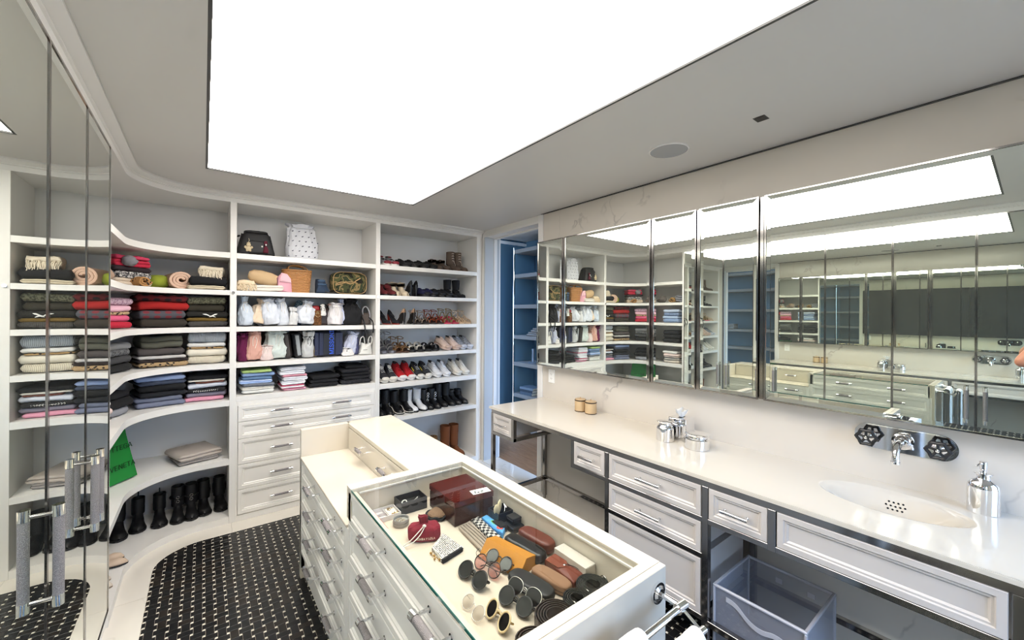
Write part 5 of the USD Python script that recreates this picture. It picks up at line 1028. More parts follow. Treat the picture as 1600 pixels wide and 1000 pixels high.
# black boots on the curved floor shelf
W1 = 'under the curved shelves'
pair('ankle_boot', 'black boot with elastic sides nearest the divider', W1, .01, 4.20, SG, .11, lambda t: boot(t, P_('#121214', .4), SB_, h=.235, heel=.025, shaft=.046, W=.10, acc=P_('#0c0c0d', .9)), (8, 14), dy=.01)
pair('ankle_boot', 'black boot with buckled strap', W1, -.155, 4.17, SG, .085, lambda t: (boot(t, P_('#121215', .45), SB_, h=.235, heel=.025, shaft=.045, W=.092), part(t, 'strap', tube([(.05 * math.cos(a), .068 + .06 * math.sin(a), .15) for a in np.arange(20) * PI / 10], .006, 6, True), SB_, True), part(t, 'buckle', cat(*[tube([(.01 * math.cos(a), -.0 , z + .01 * math.sin(a)) for a in np.arange(12) * PI / 6], .0025, 6, True) for z in (.13, .16)]), 'polished_nickel', True)), (4, 8))
pair('ankle_boot', 'black boot with tall pull tab', W1, -.39, 4.175, SG, .125, lambda t: boot(t, P_('#111113', .45), SB_, h=.20, heel=.025, shaft=.042, W=.10, pull=True), (12, 10))
pair('ankle_boot', 'black boot in the curve of the shelf', W1, -.60, 4.10, SG, .11, lambda t: boot(t, P_('#111113', .45), SB_, h=.22, heel=.025, shaft=.045, W=.10), (30, 24))
pair('flat_shoe', 'nude ballet flat near the mirror door', W1, -.53, 3.72, SG, .03, lambda t: pump(t, P_('#c9b29c', .5), P_('#2a2422', .6), .012, .235, .078, SB_), (86, 82), dy=-.085)
pair('flat_shoe', 'pale ballet flat at the end by the mirror door', W1, -.56, 3.46, SG, .02, lambda t: pump(t, P_('#d6c9b8', .5), P_('#2a2422', .6), .012, .235, .078, P_('#8a7a68', .5)), (86, 82), dy=-.085)
# ---------------------------------------------------------------- things in the glass display
TZ_ = TZ + .001
BLK = P_('#0f1013', .35)
def solo_thing(name, label, cat_, loc, rz=0, group=None): return thing(name, label, cat_, loc, rz, group)
t = thing('jewellery_box', 'large glossy mahogany box with a flat lid in the back corner of the glass display', 'box', (.917, 1.565, TZ_))
part(t, 'box_body', rb(-.096, .096, -.115, .115, 0, .074, .003), P_('#2e0f0c', .12)); part(t, 'lid', rb(-.098, .098, -.117, .117, .0755, .103, .003), P_('#4a120e', .08))
t = thing('printed_card', 'white card with small black figures lying on the mahogany box', 'card', (.96, 1.473, TZ_ + .1045), -8)
part(t, 'card', bx(-.042, .042, -.022, .022, 0, .0012), P_('#e8e4da', .6)); part(t, 'print', cat(bx(-.03, -.022, -.012, .0, .0012, .0015), bx(-.018, -.008, -.014, -.004, .0012, .0015), bx(-.026, -.018, .004, .010, .0012, .0015), bx(-.004, .010, -.014, -.009, .0012, .0015), bx(.002, .012, -.006, .002, .0012, .0015)), P_('#26323a', .6))
def open_box(name, label, loc, w, d, h, m, th=.003, rz=0, extra=None):
    t = thing(name, label, 'box', loc, rz)
    part(t, 'box_body', cat(bx(-w / 2, w / 2, -d / 2, d / 2, 0, th), bx(-w / 2, -w / 2 + th, -d / 2, d / 2, th, h), bx(w / 2 - th, w / 2, -d / 2, d / 2, th, h), bx(-w / 2 + th, w / 2 - th, -d / 2, -d / 2 + th, th, h), bx(-w / 2 + th, w / 2 - th, d / 2 - th, d / 2, th, h)), m)
    return t
t = open_box('accessory_box', 'open black box holding a white tag and shoehorn, left of the mahogany box', (.745, 1.715, TZ_), .12, .085, .052, P_('#1b1d22', .4)); part(t, 'inner_tray', bx(-.056, .056, -.038, .038, .004, .028), P_('#0f1013', .6))
t2 = thing('white_tag', 'pear shaped white tag standing in the open black box', 'tag', (.765, 1.712, TZ_ + .0285), 20, rx=-50); part(t2, 'tag', prism(Polygon([(-.016, .03), (0, .042), (.016, .03), (.012, .01), (.0, -.022), (-.012, .01)]).buffer(.004), 0, .003), P_('#e6e3dc', .5)); part(t2, 'mark', bx(-.003, .003, .012, .02, .003, .0035), P_('#333333', .6))
t2 = thing('white_clip', 'small white loop clip in the open black box', 'clip', (.715, 1.708, TZ_ + .0305), 30); part(t2, 'loop', tube(spline([(-.02, -.01, 0), (-.005, .012, .004), (.014, .014, .006), (.016, .004, .004), (0, -.006, 0)], 16), .0032, 6), P_('#dcd9d2', .4), True)
t = open_box('jewellery_tray', 'shallow white tray of gold chains at the back left of the glass display', (.688, 1.708, TZ_), .0, .0, 0, P_('#dcd6d2', .6)) if False else open_box('jewellery_tray', 'shallow white tray of gold chains at the back left of the glass display', (.632, 1.712, TZ_), .098, .09, .02, P_('#d9d4d3', .6))
part(t, 'divider', cat(bx(-.004, -.002, -.04, .04, .003, .016), bx(-.045, -.004, -.002, 0, .003, .016)), P_('#d9d4d3', .6)); part(t, 'cushion', bx(.004, .044, -.038, .036, .003, .012), P_('#e4dccd', .8))
gold = P_('#b08b4a', .3, 1.0)
rs = random.Random(9)
for k, (cx_, cy_) in enumerate(((.61, 1.69), (.655, 1.735), (.662, 1.69))):
    t2 = thing('gold_chain', ['thin gold chain at the front of the white tray', 'fine gold chain at the back of the white tray', 'short gold chain on the cream pad of the tray'][k], 'jewellery', (cx_, cy_, TZ_ + (.0045 if k == 0 else .0135)))
    part(t2, 'chain', tube(spline([(rs.uniform(-.014, .014), rs.uniform(-.014, .014), .0) for _ in range(9)], 60, True), .0011, 5, True), gold); part(t2, 'pendant', xfm(ell(.003, .003, .0015, 6, 8), (.012, .004, .001)), gold)
t = open_box('red_box', 'open orange red cardboard box at the left edge of the glass display', (.563, 1.655, TZ_), .05, .17, .02, P_('#b8391f', .6)); part(t, 'lining', bx(-.021, .021, -.08, .08, .0032, .006), P_('#d8c9bd', .8))
t = thing('grey_tin', 'round pale grey open tin of small beads beside the red pouch', 'tin', (.655, 1.604, TZ_))
part(t, 'tin', lathe([(0, 0), (.031, 0), (.0325, .002), (.0325, .026), (.031, .028), (.029, .026), (.029, .016), (0, .016)], 36), P_('#9a9894', .4), 35); part(t, 'seam', lathe([(.0328, .014), (.0334, .0145), (.0334, .0165), (.0328, .017)], 36), P_('#77756f', .4)); part(t, 'beads', cat(*[xfm(ell(.003, .003, .003, 4, 6), (rs.uniform(-.018, .018), rs.uniform(-.018, .018), .018)) for _ in range(30)]), P_('#a89a86', .4), kind='stuff')
t = thing('drawstring_pouch', 'burgundy velvet drawstring pouch with cream lettering and white cord', 'pouch', (.690, 1.455, TZ_), -32, rx=0)
sk2 = sack(.125, .075, .085, .22, .72, 71, .004, .02); part(t, 'pouch', sk2, fab('#7a1226', 'fleece'), True)
def wrap_text(txt, h, tm_mesh, x0, z0, mname, parent, off=.002):
    tm1 = meshkit.text_mesh(txt, h, .001, True); tm1 = tm1.subdivide_to_size(h * .35, 6); tx = (np.array(tm1.vertices), np.array(tm1.faces)); v = tx[0]; tm_ = trimesh.Trimesh(*tm_mesh, process=False)
    loc, ray_, _ = tm_.ray.intersects_location(np.c_[v[:, 0] + x0, np.full(len(v), -.4), v[:, 1] + z0], np.tile([0, 1, 0], (len(v), 1)), multiple_hits=False)
    y = np.full(len(v), np.nan); y[ray_] = loc[:, 1]; y = np.where(np.isnan(y), np.nanmedian(y), y)
    part(parent, 'lettering', (np.c_[v[:, 0] + x0, y - off * (v[:, 2] > .0005) + .0003, v[:, 1] + z0], tx[1]), mname)
wrap_text('BIMBA Y LOLA', .0072, sk2, -.026, .012, P_('#e0cdb8', .7), t)
part(t, 'cord', cat(tube(spline([(.002, -.03, .062), (-.02, -.05, .045), (-.05, -.062, .02), (-.085, -.075, .004)], 16), .0022, 6), tube(spline([(.004, -.03, .058), (-.012, -.052, .036), (-.045, -.068, .014), (-.085, -.078, .003)], 16), .0022, 6), xfm(ell(.008, .006, .006, 6, 10), (.003, -.032, .062))), P_('#d8d2c8', .8), True)
t = thing('beaded_pouch', 'small multicoloured beaded pouch behind the burgundy one', 'pouch', (.815, 1.575, TZ_), 10)
part(t, 'pouch', xfm(wob(ell(.052, .045, .014, 8, 20), .004, 30, 3), (0, 0, .015)), fab('#7d6148', 'glitter', '#3b1c1c')); part(t, 'ruffle', tube([(.055 * math.cos(a) * (1 + .06 * math.sin(9 * a)), .048 * math.sin(a) * (1 + .06 * math.sin(9 * a)), .01 + .004 * math.sin(7 * a)) for a in np.arange(60) * PI / 30], .006, 6, True), fab('#121216'), True)
t = open_box('navy_box', 'open black box with a cream shell ornament, by the right side of the display', (.998, 1.375, TZ_), .075, .075, .055, P_('#10141d', .35))
t2 = thing('shell_ornament', 'cream shell shaped ornament in the open navy black box', 'ornament', (.985, 1.372, TZ_ + .036), 20)
part(t2, 'shell', cat(xfm(wob(ell(.018, .008, .026, 8, 12), .003, 40, 2), (-.012, 0, .022), ry=-25), xfm(wob(ell(.014, .008, .03, 8, 12), .003, 40, 5), (.010, .004, .026), ry=18)), P_('#d8c9a0', .6), True)
t2 = thing('silver_brooch', 'silver leaf brooch beside the shell ornament', 'jewellery', (1.018, 1.372, TZ_ + .045), 0); part(t2, 'leaf', cat(tube(spline([(-.01, -.012, 0), (0, 0, .012), (.004, .014, .018)], 10), .0025, 6), xfm(ell(.006, .013, .0025, 6, 10), (.006, .004, .016), rx=30)), 'chrome', True)
for k, (x, y, w, d, h, z, lb) in enumerate(((1.008, 1.295, .055, .065, .024, 0, 'flat black leather box under a smaller black box'), (1.012, 1.30, .042, .046, .026, .0255, 'small black box stacked on the flat black one'), (.958, 1.325, .034, .06, .03, 0, 'narrow black box beside the multicoloured scarf'))):
    t = thing('black_box', lb, 'box', (x, y, TZ_ + z)); part(t, 'box_body', rb(-w / 2, w / 2, -d / 2, d / 2, 0, h * .62, .002), BLK); part(t, 'lid', rb(-w / 2 - .0008, w / 2 + .0008, -d / 2 - .0008, d / 2 + .0008, h * .63, h, .002), P_('#17181c', .4))
def flat(name, label, cat_, poly, z, h, fb_, seed, amp=.0015, extra=None, smooth=True):
    P = Polygon(poly); c = P.centroid; t = thing(name, label, cat_, (c.x, c.y, z))
    q = P.buffer(.003).segmentize(.008); pts = np.array(q.exterior.coords)[:-1] - [c.x, c.y]; n = len(pts)
    rings = [(1.0, 0), (1.0, h * .55), (.985, h * .85), (.93, h), (.5, h * 1.12)]
    v = np.vstack([np.c_[pts * k, np.full(n, zz)] for k, zz in rings] + [[[0, 0, h * 1.14]], [[0, 0, 0]]]); k = len(rings)
    f = np.vstack([grid_faces(k, n), [[k * n, (k - 1) * n + j, (k - 1) * n + (j + 1) % n] for j in range(n)], [[k * n + 1, (j + 1) % n, j] for j in range(n)]])
    v2, _ = wob((v, f), amp, 60, seed); v2[:, 2] = np.maximum(v2[:, 2], .0003); part(t, 'cloth' if smooth else 'shell', (v2, f), fb_, 50); return t, c, h
t, c, h = flat('patterned_purse', 'small black and white zigzag fabric purse with dangling charms', 'purse', [(.752, 1.42), (.766, 1.292), (.672, 1.268), (.678, 1.36)], TZ_, .013, fab('#17171a', 'hound', '#d8d4cc'), 4)
part(t, 'border', place(bx(0, .096, -.006, .003, .001, .0145), (.668 - c.x, 1.267 - c.y, 0), np.array([.97, .245, 0]), np.array([-.245, .97, 0]), Z), fab('#121216'))
part(t, 'charm', cat(*[xfm(ell(.004, .004, .004, 6, 8), (.668 - c.x + dx, 1.33 - c.y + dy, .005)) for dx, dy in ((-.008, .01), (-.004, -.012), (-.012, -.03), (.0, -.045))], tube(spline([(.672 - c.x, 1.345 - c.y, .006), (.66 - c.x, 1.33 - c.y, .004), (.666 - c.x, 1.30 - c.y, .004), (.664 - c.x, 1.28 - c.y, .004)], 14), .0012, 5)), gold, True)
t, c, h = flat('pleated_mask', 'taupe pleated cloth face mask lying on a tweed one', 'face mask', [(.828, 1.425), (.885, 1.437), (.862, 1.228), (.812, 1.222)], TZ_ + .004, .010, fab('#a49688'), 6)
part(t, 'pleat', cat(*[tube([(-.025 + q * .013, -.09, .0118), (-.02 + q * .013, 0, .0135), (-.016 + q * .013, .088, .0118)], .0022, 6) for q in range(4)]), fab('#8d8074'), True)
part(t, 'ear_loop', tube(spline([(-.03, -.08, .008), (-.055, -.09, .004), (-.06, -.12, .002), (-.02, -.11, .006)], 14), .001, 5), P_('#2a2826', .8), True)
flat('tweed_mask', 'black and white tweed cloth strip between taupe mask and bright scarf', 'face mask', [(.896, 1.437), (.928, 1.44), (.912, 1.245), (.876, 1.242)], TZ_, .018, fab('#1a1a1d', 'weave', '#c8c4bc'), 7)
t, c, h = flat('bright_scarf', 'folded silk square in blue, green and coral by the black boxes', 'scarf', [(.936, 1.42), (.958, 1.425), (.965, 1.30), (.932, 1.27), (.925, 1.32)], TZ_, .022, fab('#5aa3d8', 'plaid', '#3f86c8'), 8)
part(t, 'pattern', cat(xfm(ell(.010, .022, .003, 6, 12), (.002, .0, .0245))), P_('#79bf5a', .8), True); part(t, 'pattern', cat(xfm(ell(.013, .018, .003, 6, 12), (-.002, -.042, .023))), P_('#d0554e', .8), True)
# mustard leather case: a folded wedge
t = thing('mustard_case', 'mustard yellow leather glasses case folded like an envelope', 'glasses case', (.862, 1.14, TZ_), 12)
part(t, 'case_body', place(prism(Polygon([(-.048, 0), (.05, 0), (.038, .035), (-.01, .047)]).buffer(.001), -.092, .092), (0, 0, 0), X, Z, -Y), P_('#b0731c', .5)); part(t, 'flap', place(prism(Polygon([(-.0115, .0475), (-.052, .003), (-.056, .004), (-.012, .052), (.039, .040), (.039, .0365)]), -.093, .093), (0, 0, 0), X, Z, -Y), P_('#bd7d22', .5)); part(t, 'cord', tube(spline([(-.03, .06, .034), (-.05, .07, .016), (-.056, .095, .004), (-.03, .1, .002)], 14), .0012, 5), P_('#d8c9a8', .7), True)
def case(name, label, loc, rz, w, d, h, m, e1=.45, waist=0):
    t = thing(name, label, 'glasses case', loc, rz); v, f = ell(w / 2, d / 2, h / 2, 12, 32, e1, .6); v[:, 0] *= 1 - waist * np.exp(-(v[:, 1] / (.25 * d)) ** 2); v[:, 2] += h / 2
    part(t, 'shell', (v, f), m, True); r = 1.004
    part(t, 'seam', tube([(w / 2 * r * (1 - waist * math.exp(-(d / 2 * math.copysign(abs(math.sin(a)) ** .6, math.sin(a)) / (.25 * d)) ** 2)) * math.copysign(abs(math.cos(a)) ** .6, math.cos(a)), d / 2 * r * math.copysign(abs(math.sin(a)) ** .6, math.sin(a)), h * .45) for a in np.arange(48) * PI / 24], .0008, 4, True), P_('#140f0c', .6)); return t
case('glasses_case', 'rounded chestnut brown hard glasses case against the right wall', (1.003, 1.15, TZ_), 6, .066, .165, .048, P_('#5d2412', .4))
case('glasses_case', 'black waisted hard glasses case between mustard and chestnut cases', (.934, 1.135, TZ_), 8, .066, .185, .045, P_('#0d0d0e', .3), waist=.14)
case('glasses_case', 'tan suede glasses case in front of the envelope pouch', (.898, .955, TZ_), 8, .056, .15, .036, P_('#8a664a', .8))
case('glasses_case', 'long black flat glasses case beside the metal sunglasses', (.828, .975, TZ_), 10, .066, .17, .034, P_('#141415', .45), .35)
t, c, h = flat('leather_pouch', 'chestnut leather envelope pouch with a snap and tied cord', 'glasses case', [(.945, 1.035), (.985, 1.04), (.992, .905), (.938, .893)], TZ_, .028, P_('#6a2c18', .5), 12, .001)
part(t, 'flap', place(prism(Polygon([(-.028, .058), (.022, .066), (.024, .012), (.004, -.012), (-.024, .004)]), .0305, .0335), (0, 0, 0), X, Y, Z), P_('#74331c', .5)); part(t, 'snap', xfm(ell(.005, .005, .002, 6, 14), (.002, .0, .035)), 'chrome', True); part(t, 'cord', tube(spline([(.0, .002, .036), (.02, -.02, .034), (.026, -.045, .031), (.03, -.06, .024)], 14), .0012, 5), P_('#2a140c', .6), True)
t = thing('white_box', 'plain white rectangular box standing by the right wall of the display', 'box', (1.014, .965, TZ_)); part(t, 'box_body', rb(-.024, .024, -.074, .074, 0, .05, .001), P_('#c9c2b6', .5)); part(t, 'end_flap', bx(-.0225, .0225, -.0752, -.0741, .002, .048), P_('#bdb6aa', .5))
def belt(label, x, y, r, m, turns, seed, h=.032):
    t = thing('coiled_belt', label, 'belt', (x, y, TZ_)); a = np.linspace(0, turns * 2 * PI, turns * 22); rr = np.linspace(r * .42, r, len(a))
    c = np.stack([rr * np.cos(a), rr * np.sin(a)], 1); n = c / np.linalg.norm(c, axis=1, keepdims=True); th = .0017
    v = np.vstack([[*(p + n_ * s * th), z] for p, n_ in zip(c, n) for s, z in ((-1, 0), (1, 0), (1, h), (-1, h))]); f = grid_faces(len(a), 4)
    part(t, 'strap', wob((v, f), .0015, 20, seed), m, 40); e = c[-1]; part(t, 'buckle', tube([(e[0] + .004, e[1] + .016 * math.cos(q), h / 2 + .02 * math.sin(q)) for q in np.arange(16) * PI / 8], .0022, 6, True), 'polished_nickel', True)
belt('dark brown leather belt coiled beside the metal sunglasses', .795, .822, .066, P_('#23150e', .4), 5, 3)
belt('black belt coiled in front of the tan glasses case', .885, .832, .042, P_('#101011', .4), 4, 5, .036); belt('wide black belt coil beside the white box', .966, .842, .052, P_('#121314', .4), 6, 7, .038)
belt('brown belt coil in the near corner of the display', .685, .79, .055, P_('#2a1a12', .4), 4, 9)
t = thing('white_scrunchie', 'crumpled cream hair tie in the near right corner of the display', 'hair tie', (1.016, .858, TZ_)); part(t, 'cloth', wob(tube([(.015 * math.cos(a), .015 * math.sin(a), .011 + .002 * math.sin(5 * a)) for a in np.arange(32) * PI / 16], .0095, 8, True), .004, 90, 3), P_('#cfc2aa', .8), True)
# ---------------------------------------------------------------- sunglasses
def lensmat(name, col, tr):
    if name in M: return name
    M[name] = usdkit.material(stage, f'/World/Looks/{name}', {"t": ("transparent_bsdf", {"color": col}), "g": ("glossy_bsdf", {"roughness": 0.02}), "m": ("mix_closure", {"fac": tr * .12})}, [("t.BSDF", "m.closure1"), ("g.BSDF", "m.closure2")], surface="m.closure"); return name
def glasses(label, loc, az, tilt, lw, lh, frame, lens, rim=.0022, shape='round', bridge=.018, temple=None, open_=False):
    """width axis at azimuth az; the lenses face up and towards -x, tilted back by tilt degrees; loc is the middle of the lower rims"""
    u = np.array([math.cos(math.radians(az)), math.sin(math.radians(az)), 0]); hn = np.array([u[1], -u[0], 0])
    n = hn * math.cos(math.radians(tilt)) + Z * math.sin(math.radians(tilt)); v = np.cross(n, u)
    t = thing('sunglasses', label, 'glasses', loc)
    def ol(cx, sgn, k=1.0):
        p = []
        for a in np.arange(32) * PI / 16:
            x, y = math.cos(a), math.sin(a); e = {'round': 1.0, 'square': .72, 'cat': .85, 'aviator': .85}[shape]
            x, y = math.copysign(abs(x) ** e, x), math.copysign(abs(y) ** e, y)
            if shape in ('aviator',): x *= 1 - .16 * max(0, -y); 
            if shape == 'cat': y += .18 * max(0, x * sgn) * (y > 0)
            p.append((cx + x * lw / 2 * k, lh / 2 + y * lh / 2 * k))
        return p
    cxs = (-(bridge + lw) / 2, (bridge + lw) / 2)
    O = np.array([0, 0, rim])
    for cx, s in zip(cxs, (-1, 1)):
        part(t, 'rim', place(tube([(x, y, 0) for x, y in ol(cx, s)], rim, 6, True), O, u, v, n), frame, True)
        part(t, 'lens', place(prism(Polygon(ol(cx, s, .985)), -.0008, .0008), O, u, v, n), lens)
    part(t, 'bridge', place(tube(spline([(cxs[0] + lw * .46, lh * .62, 0), (0, lh * .72, .003), (cxs[1] - lw * .46, lh * .62, 0)], 9), rim * 1.1, 6), O, u, v, n), frame, True)
    for s in (-1, 1):
        x0 = s * (bridge / 2 + lw)
        pts = [(x0, lh * .7, -.002), (x0 * 1.02, lh * .7, -.012), (x0 * .5, lh * .62 - .004 * (s > 0), -.018 - .006 * (s > 0)), (-x0 * .5, lh * .45, -.018 - .006 * (s > 0)), (-x0 * .75, lh * .22, -.016 - .006 * (s > 0))]
        if open_: pts = [(x0, lh * .7, -.002), (x0 * 1.02, lh * .68, -.03), (x0 * 1.0, lh * .5, -.09), (x0 * .95, lh * .1, -.125)]
        part(t, 'temple', place(tube(spline(pts, 16), rim * .9, 6), O, u, v, n), temple or frame, True)
    return t
BK_ = P_('#0e0d0d', .25); TORT = P_('#2a1a12', .25); GOLD = P_('#b89a5a', .25, 1.0)
glasses('oversized round black sunglasses with purple brown lenses', (.683, 1.118, TZ_ + .004), 276, 48, .056, .052, BK_, lensmat('lens_brown', (.05, .022, .028), .10), .0032)
glasses('round tortoiseshell glasses with pinkish clear lenses, nearer the mustard case', (.752, 1.128, TZ_ + .004), 279, 42, .05, .047, TORT, lensmat('lens_pink', (.80, .60, .58), .16), .0019)
glasses('round dark glasses with mirrored white lenses behind the tortoiseshell pair', (.800, 1.128, TZ_ + .008), 279, 46, .047, .045, P_('#39302c', .3), lensmat('lens_mirror', (.1, .11, .13), .55), .0019)
glasses('round black sunglasses with green grey lenses', (.722, .938, TZ_ + .004), 280, 46, .052, .05, BK_, lensmat('lens_green', (.035, .042, .03), .12), .0026)
glasses('angular silver wire sunglasses with dark lenses beside the black case', (.764, .945, TZ_ + .012), 280, 40, .056, .048, P_('#c9c6bf', .2, 1.0), lensmat('lens_grey', (.035, .035, .04), .10), .0013, 'aviator', .016)
glasses('transparent wire glasses lying near the left edge of the display', (.616, 1.005, TZ_ + .003), 268, 55, .045, .040, P_('#cfcac2', .2, .6), lensmat('lens_clear', (.86, .85, .84), .12), .0011, 'round', .014, None, True)
glasses('slim oval sunglasses with cream gold rims in the near left corner', (.650, .925, TZ_ + .004), 268, 38, .04, .048, P_('#cdb78c', .35), lensmat('lens_dark', (.02, .015, .02), .08), .003, 'round', .022, GOLD)
# ---------------------------------------------------------------- things on the vanity counter
CT = CZ + .0006
for k, (x, y, lb) in enumerate(((2.455, 2.277, 'left of two cream ceramic lidded jars with dark rims'), (2.458, 2.168, 'right of two cream ceramic lidded jars with dark rims'))):
    t = thing('lidded_jar', lb, 'jar', (x, y, CT))
    part(t, 'jar', lathe([(0, 0), (.044, 0), (.046, .003), (.046, .088), (.044, .090), (0, .090)], 36), P_('#c9ac84', .45), 35); part(t, 'rim_band', lathe([(.0462, .086), (.0475, .087), (.0475, .0925), (.0462, .0935), (.02, .0935)], 36), P_('#3a2c20', .35), 35)
    part(t, 'lid', lathe([(0, .0935), (.044, .0935), (.045, .096), (.042, .100), (.010, .102), (.004, .106), (.0045, .114), (0, .1155)], 36), P_('#bfa27c', .4), 35); part(t, 'foot_band', lathe([(.0462, .002), (.0472, .003), (.0472, .006), (.0462, .007)], 36), P_('#3a2c20', .35), 35)
t = thing('chrome_canister', 'tall shiny chrome canister with a flat lid left of the tissue box', 'canister', (2.315, 1.428, CT))
part(t, 'body', lathe([(0, 0), (.050, 0), (.053, .004), (.053, .075), (.049, .088), (.040, .096), (.036, .102), (.036, .112), (0, .112)], 40), 'chrome', 35); part(t, 'lid', lathe([(0, .1125), (.040, .1125), (.050, .118), (.051, .121), (.046, .1235), (.0, .125)], 40), 'chrome', 35)
t = thing('tissue_box', 'square mirror chrome tissue box', 'tissue box', (2.445, 1.392, CT), 2)
part(t, 'cover', rb(-.058, .058, -.058, .058, 0, .135, .002), 'chrome'); part(t, 'slot', bx(-.03, .03, -.012, .012, .1349, .1355), 'black_hole')
t2 = thing('tissue', 'white paper tissue sticking out of the chrome box', 'tissue', (2.445, 1.392, CT + .1365)); tis = []
for i in range(7):
    for j in range(20):
        a = 2 * PI * j / 20; r = .008 + .030 * (i / 6) ** .8; tis.append([r * math.cos(a) * (1.25 + .35 * math.sin(3 * a)), r * math.sin(a) * (.8 + .35 * math.sin(4 * a + 1)), .044 * (i / 6) * (1 + .22 * math.sin(5 * a + i * .5))])
part(t2, 'paper', wob((np.array(tis), grid_faces(7, 20)), .005, 40, 3), P_('#e2e0dc', .8), True)
t = thing('chrome_jar', 'low wide chrome lidded jar in front of the tissue box', 'jar', (2.335, 1.232, CT))
part(t, 'body', lathe([(0, 0), (.066, 0), (.069, .004), (.069, .058), (.063, .064), (.058, .066), (0, .066)], 44), 'chrome', 35); part(t, 'lid', lathe([(0, .0665), (.059, .0665), (.060, .070), (.058, .076), (.066, .082), (.067, .086), (.060, .089), (0, .091)], 44), 'chrome', 35)
t = thing('soap_dispenser', 'oval chrome soap dispenser with pump at the right end of the counter', 'soap dispenser', (2.498, .132, CT), 8)
part(t, 'bottle', lathe([(0, 0), (.044, 0), (.046, .003), (.046, .10), (.043, .118), (.030, .130), (.022, .136), (.019, .142), (.019, .156), (0, .157)], 40, (.62, 1.0)), 'chrome', 35)
part(t, 'collar', lathe([(0, .1575), (.026, .1575), (.028, .159), (.028, .162), (.010, .164), (0, .164)], 32, (.8, 1)), 'chrome', 35); part(t, 'pump', cat(lathe([(0, .1645), (.009, .1645), (.009, .176), (.012, .178), (.012, .208), (0, .209)], 24), tube(spline([(-.005, .0, .199), (-.02, .012, .200), (-.032, .02, .192)], 8), .0032, 8)), 'chrome', 35)
t = thing('faucet', 'wall mounted chrome basin mixer with two black wheel handles', 'tap', (XR - .001, .378, 1.122))
stad = Polygon([(q * 1, 0) for q in (-1, 1)] + [(0, 1)]) if False else sbox(-.118, -.001, .118, .001).buffer(.056, 24)
part(t, 'back_plate', cat(place(prism(stad, 0, .006), (0, 0, 0), Y, Z, -X), place(prism(stad.buffer(-.004), .006, .0085), (0, 0, 0), Y, Z, -X)), 'chrome')
part(t, 'spout', cat(place(lathe([(0, 0), (.036, 0), (.037, .012), (.030, .016), (.026, .028), (.019, .034), (0, .034)], 32), (-.0085, 0, 0), Y, Z, -X), tube(spline([(-.03, 0, 0), (-.09, 0, .006), (-.135, 0, -.002), (-.16, 0, -.028), (-.166, 0, -.062)], 22), .0145, 16), cyl((-.166, 0, -.06), (-.166, 0, -.068), .0165, 18)), 'chrome', 40)
for s in (-1, 1):
    y = s * .118
    part(t, 'valve_stem', place(lathe([(0, 0), (.026, 0), (.026, .006), (.017, .010), (.015, .030), (.012, .062), (0, .062)], 26), (-.0085, y, 0), Y, Z, -X), 'chrome', 40)
    w_ = [tube([(.033 * math.cos(a) * (1 + .08 * math.cos(6 * a)), .033 * math.sin(a) * (1 + .08 * math.cos(6 * a)), 0) for a in np.arange(48) * PI / 24], .0072, 8, True), cyl((0, 0, -.008), (0, 0, .008), .012, 18)]
    for q in range(5): a = 2 * PI * q / 5 + .3; w_.append(cyl((0, 0, 0), (.032 * math.cos(a), .032 * math.sin(a), 0), .0055, 8))
    for q in range(6): a = 2 * PI * q / 6; w_.append(xfm(ell(.0065, .0065, .006, 6, 10), (.0385 * math.cos(a), .0385 * math.sin(a), 0)))
    h_ = part(t, 'wheel_handle', place(cat(*w_), (-.068, y, 0), Y, Z, -X), 'black_metal', 40); part(h_, 'cap', place(lathe([(0, 0), (.0075, 0), (.007, .002), (0, .0035)], 18), (-.0765, y, 0), Y, Z, -X), 'chrome', 40)
t = thing('wall_outlet', 'white double power outlet plate on the marble wall over the counter', 'power outlet', (XR - .001, 2.748, 1.122))
part(t, 'cover_plate', rb(-.006, .001, -.04, .04, -.062, .062, .002), 'white_plastic')
for z in (-.02, .02):
    so = part(t, 'socket', place(prism(sbox(-.012, -.01, .012, .01).buffer(.004), 0, .0015), (-.006, 0, z), Y, Z, -X), 'white_plastic'); part(so, 'slots', cat(bx(-.0078, -.0074, -.008, -.006, z - .004, z + .005), bx(-.0078, -.0074, .006, .008, z - .004, z + .005), bx(-.0078, -.0074, -.002, .002, z - .010, z - .007)), 'black_hole')
# ---------------------------------------------------------------- laundry hamper of clear mesh in the open bay
M['mesh_cloth'] = usdkit.material(stage, '/World/Looks/mesh_cloth', {"tc": ("texture_coordinate", {}), "c": ("checker_texture", {"scale": 420.0, "color1": (0, 0, 0), "color2": (1, 1, 1)}), "t": ("transparent_bsdf", {}), "d": ("principled_bsdf", {"base_color": (.34, .34, .38), "roughness": .5}), "x": ("math", {"math_type": "multiply", "value2": .0}), "a": ("math", {"math_type": "add", "value2": .30}), "m": ("mix_closure", {})},
    [("tc.object", "c.vector"), ("c.fac", "x.value1"), ("x.value", "a.value1"), ("a.value", "m.fac"), ("t.BSDF", "m.closure1"), ("d.BSDF", "m.closure2")], surface="m.closure")
HX0, HX1, HY0, HY1, HZ = 2.000, 2.385, .583, .963, .382
t = thing('laundry_hamper', 'translucent grey mesh laundry hamper with a curved handle under the vanity', 'laundry basket', (0, 0, 0))
part(t, 'mesh_side', bx(HX0, HX0 + .002, HY0 + .004, HY1 - .004, .06, HZ - .006), 'mesh_cloth'); part(t, 'mesh_side', bx(HX1 - .002, HX1, HY0 + .004, HY1 - .004, .06, HZ - .006), 'mesh_cloth')
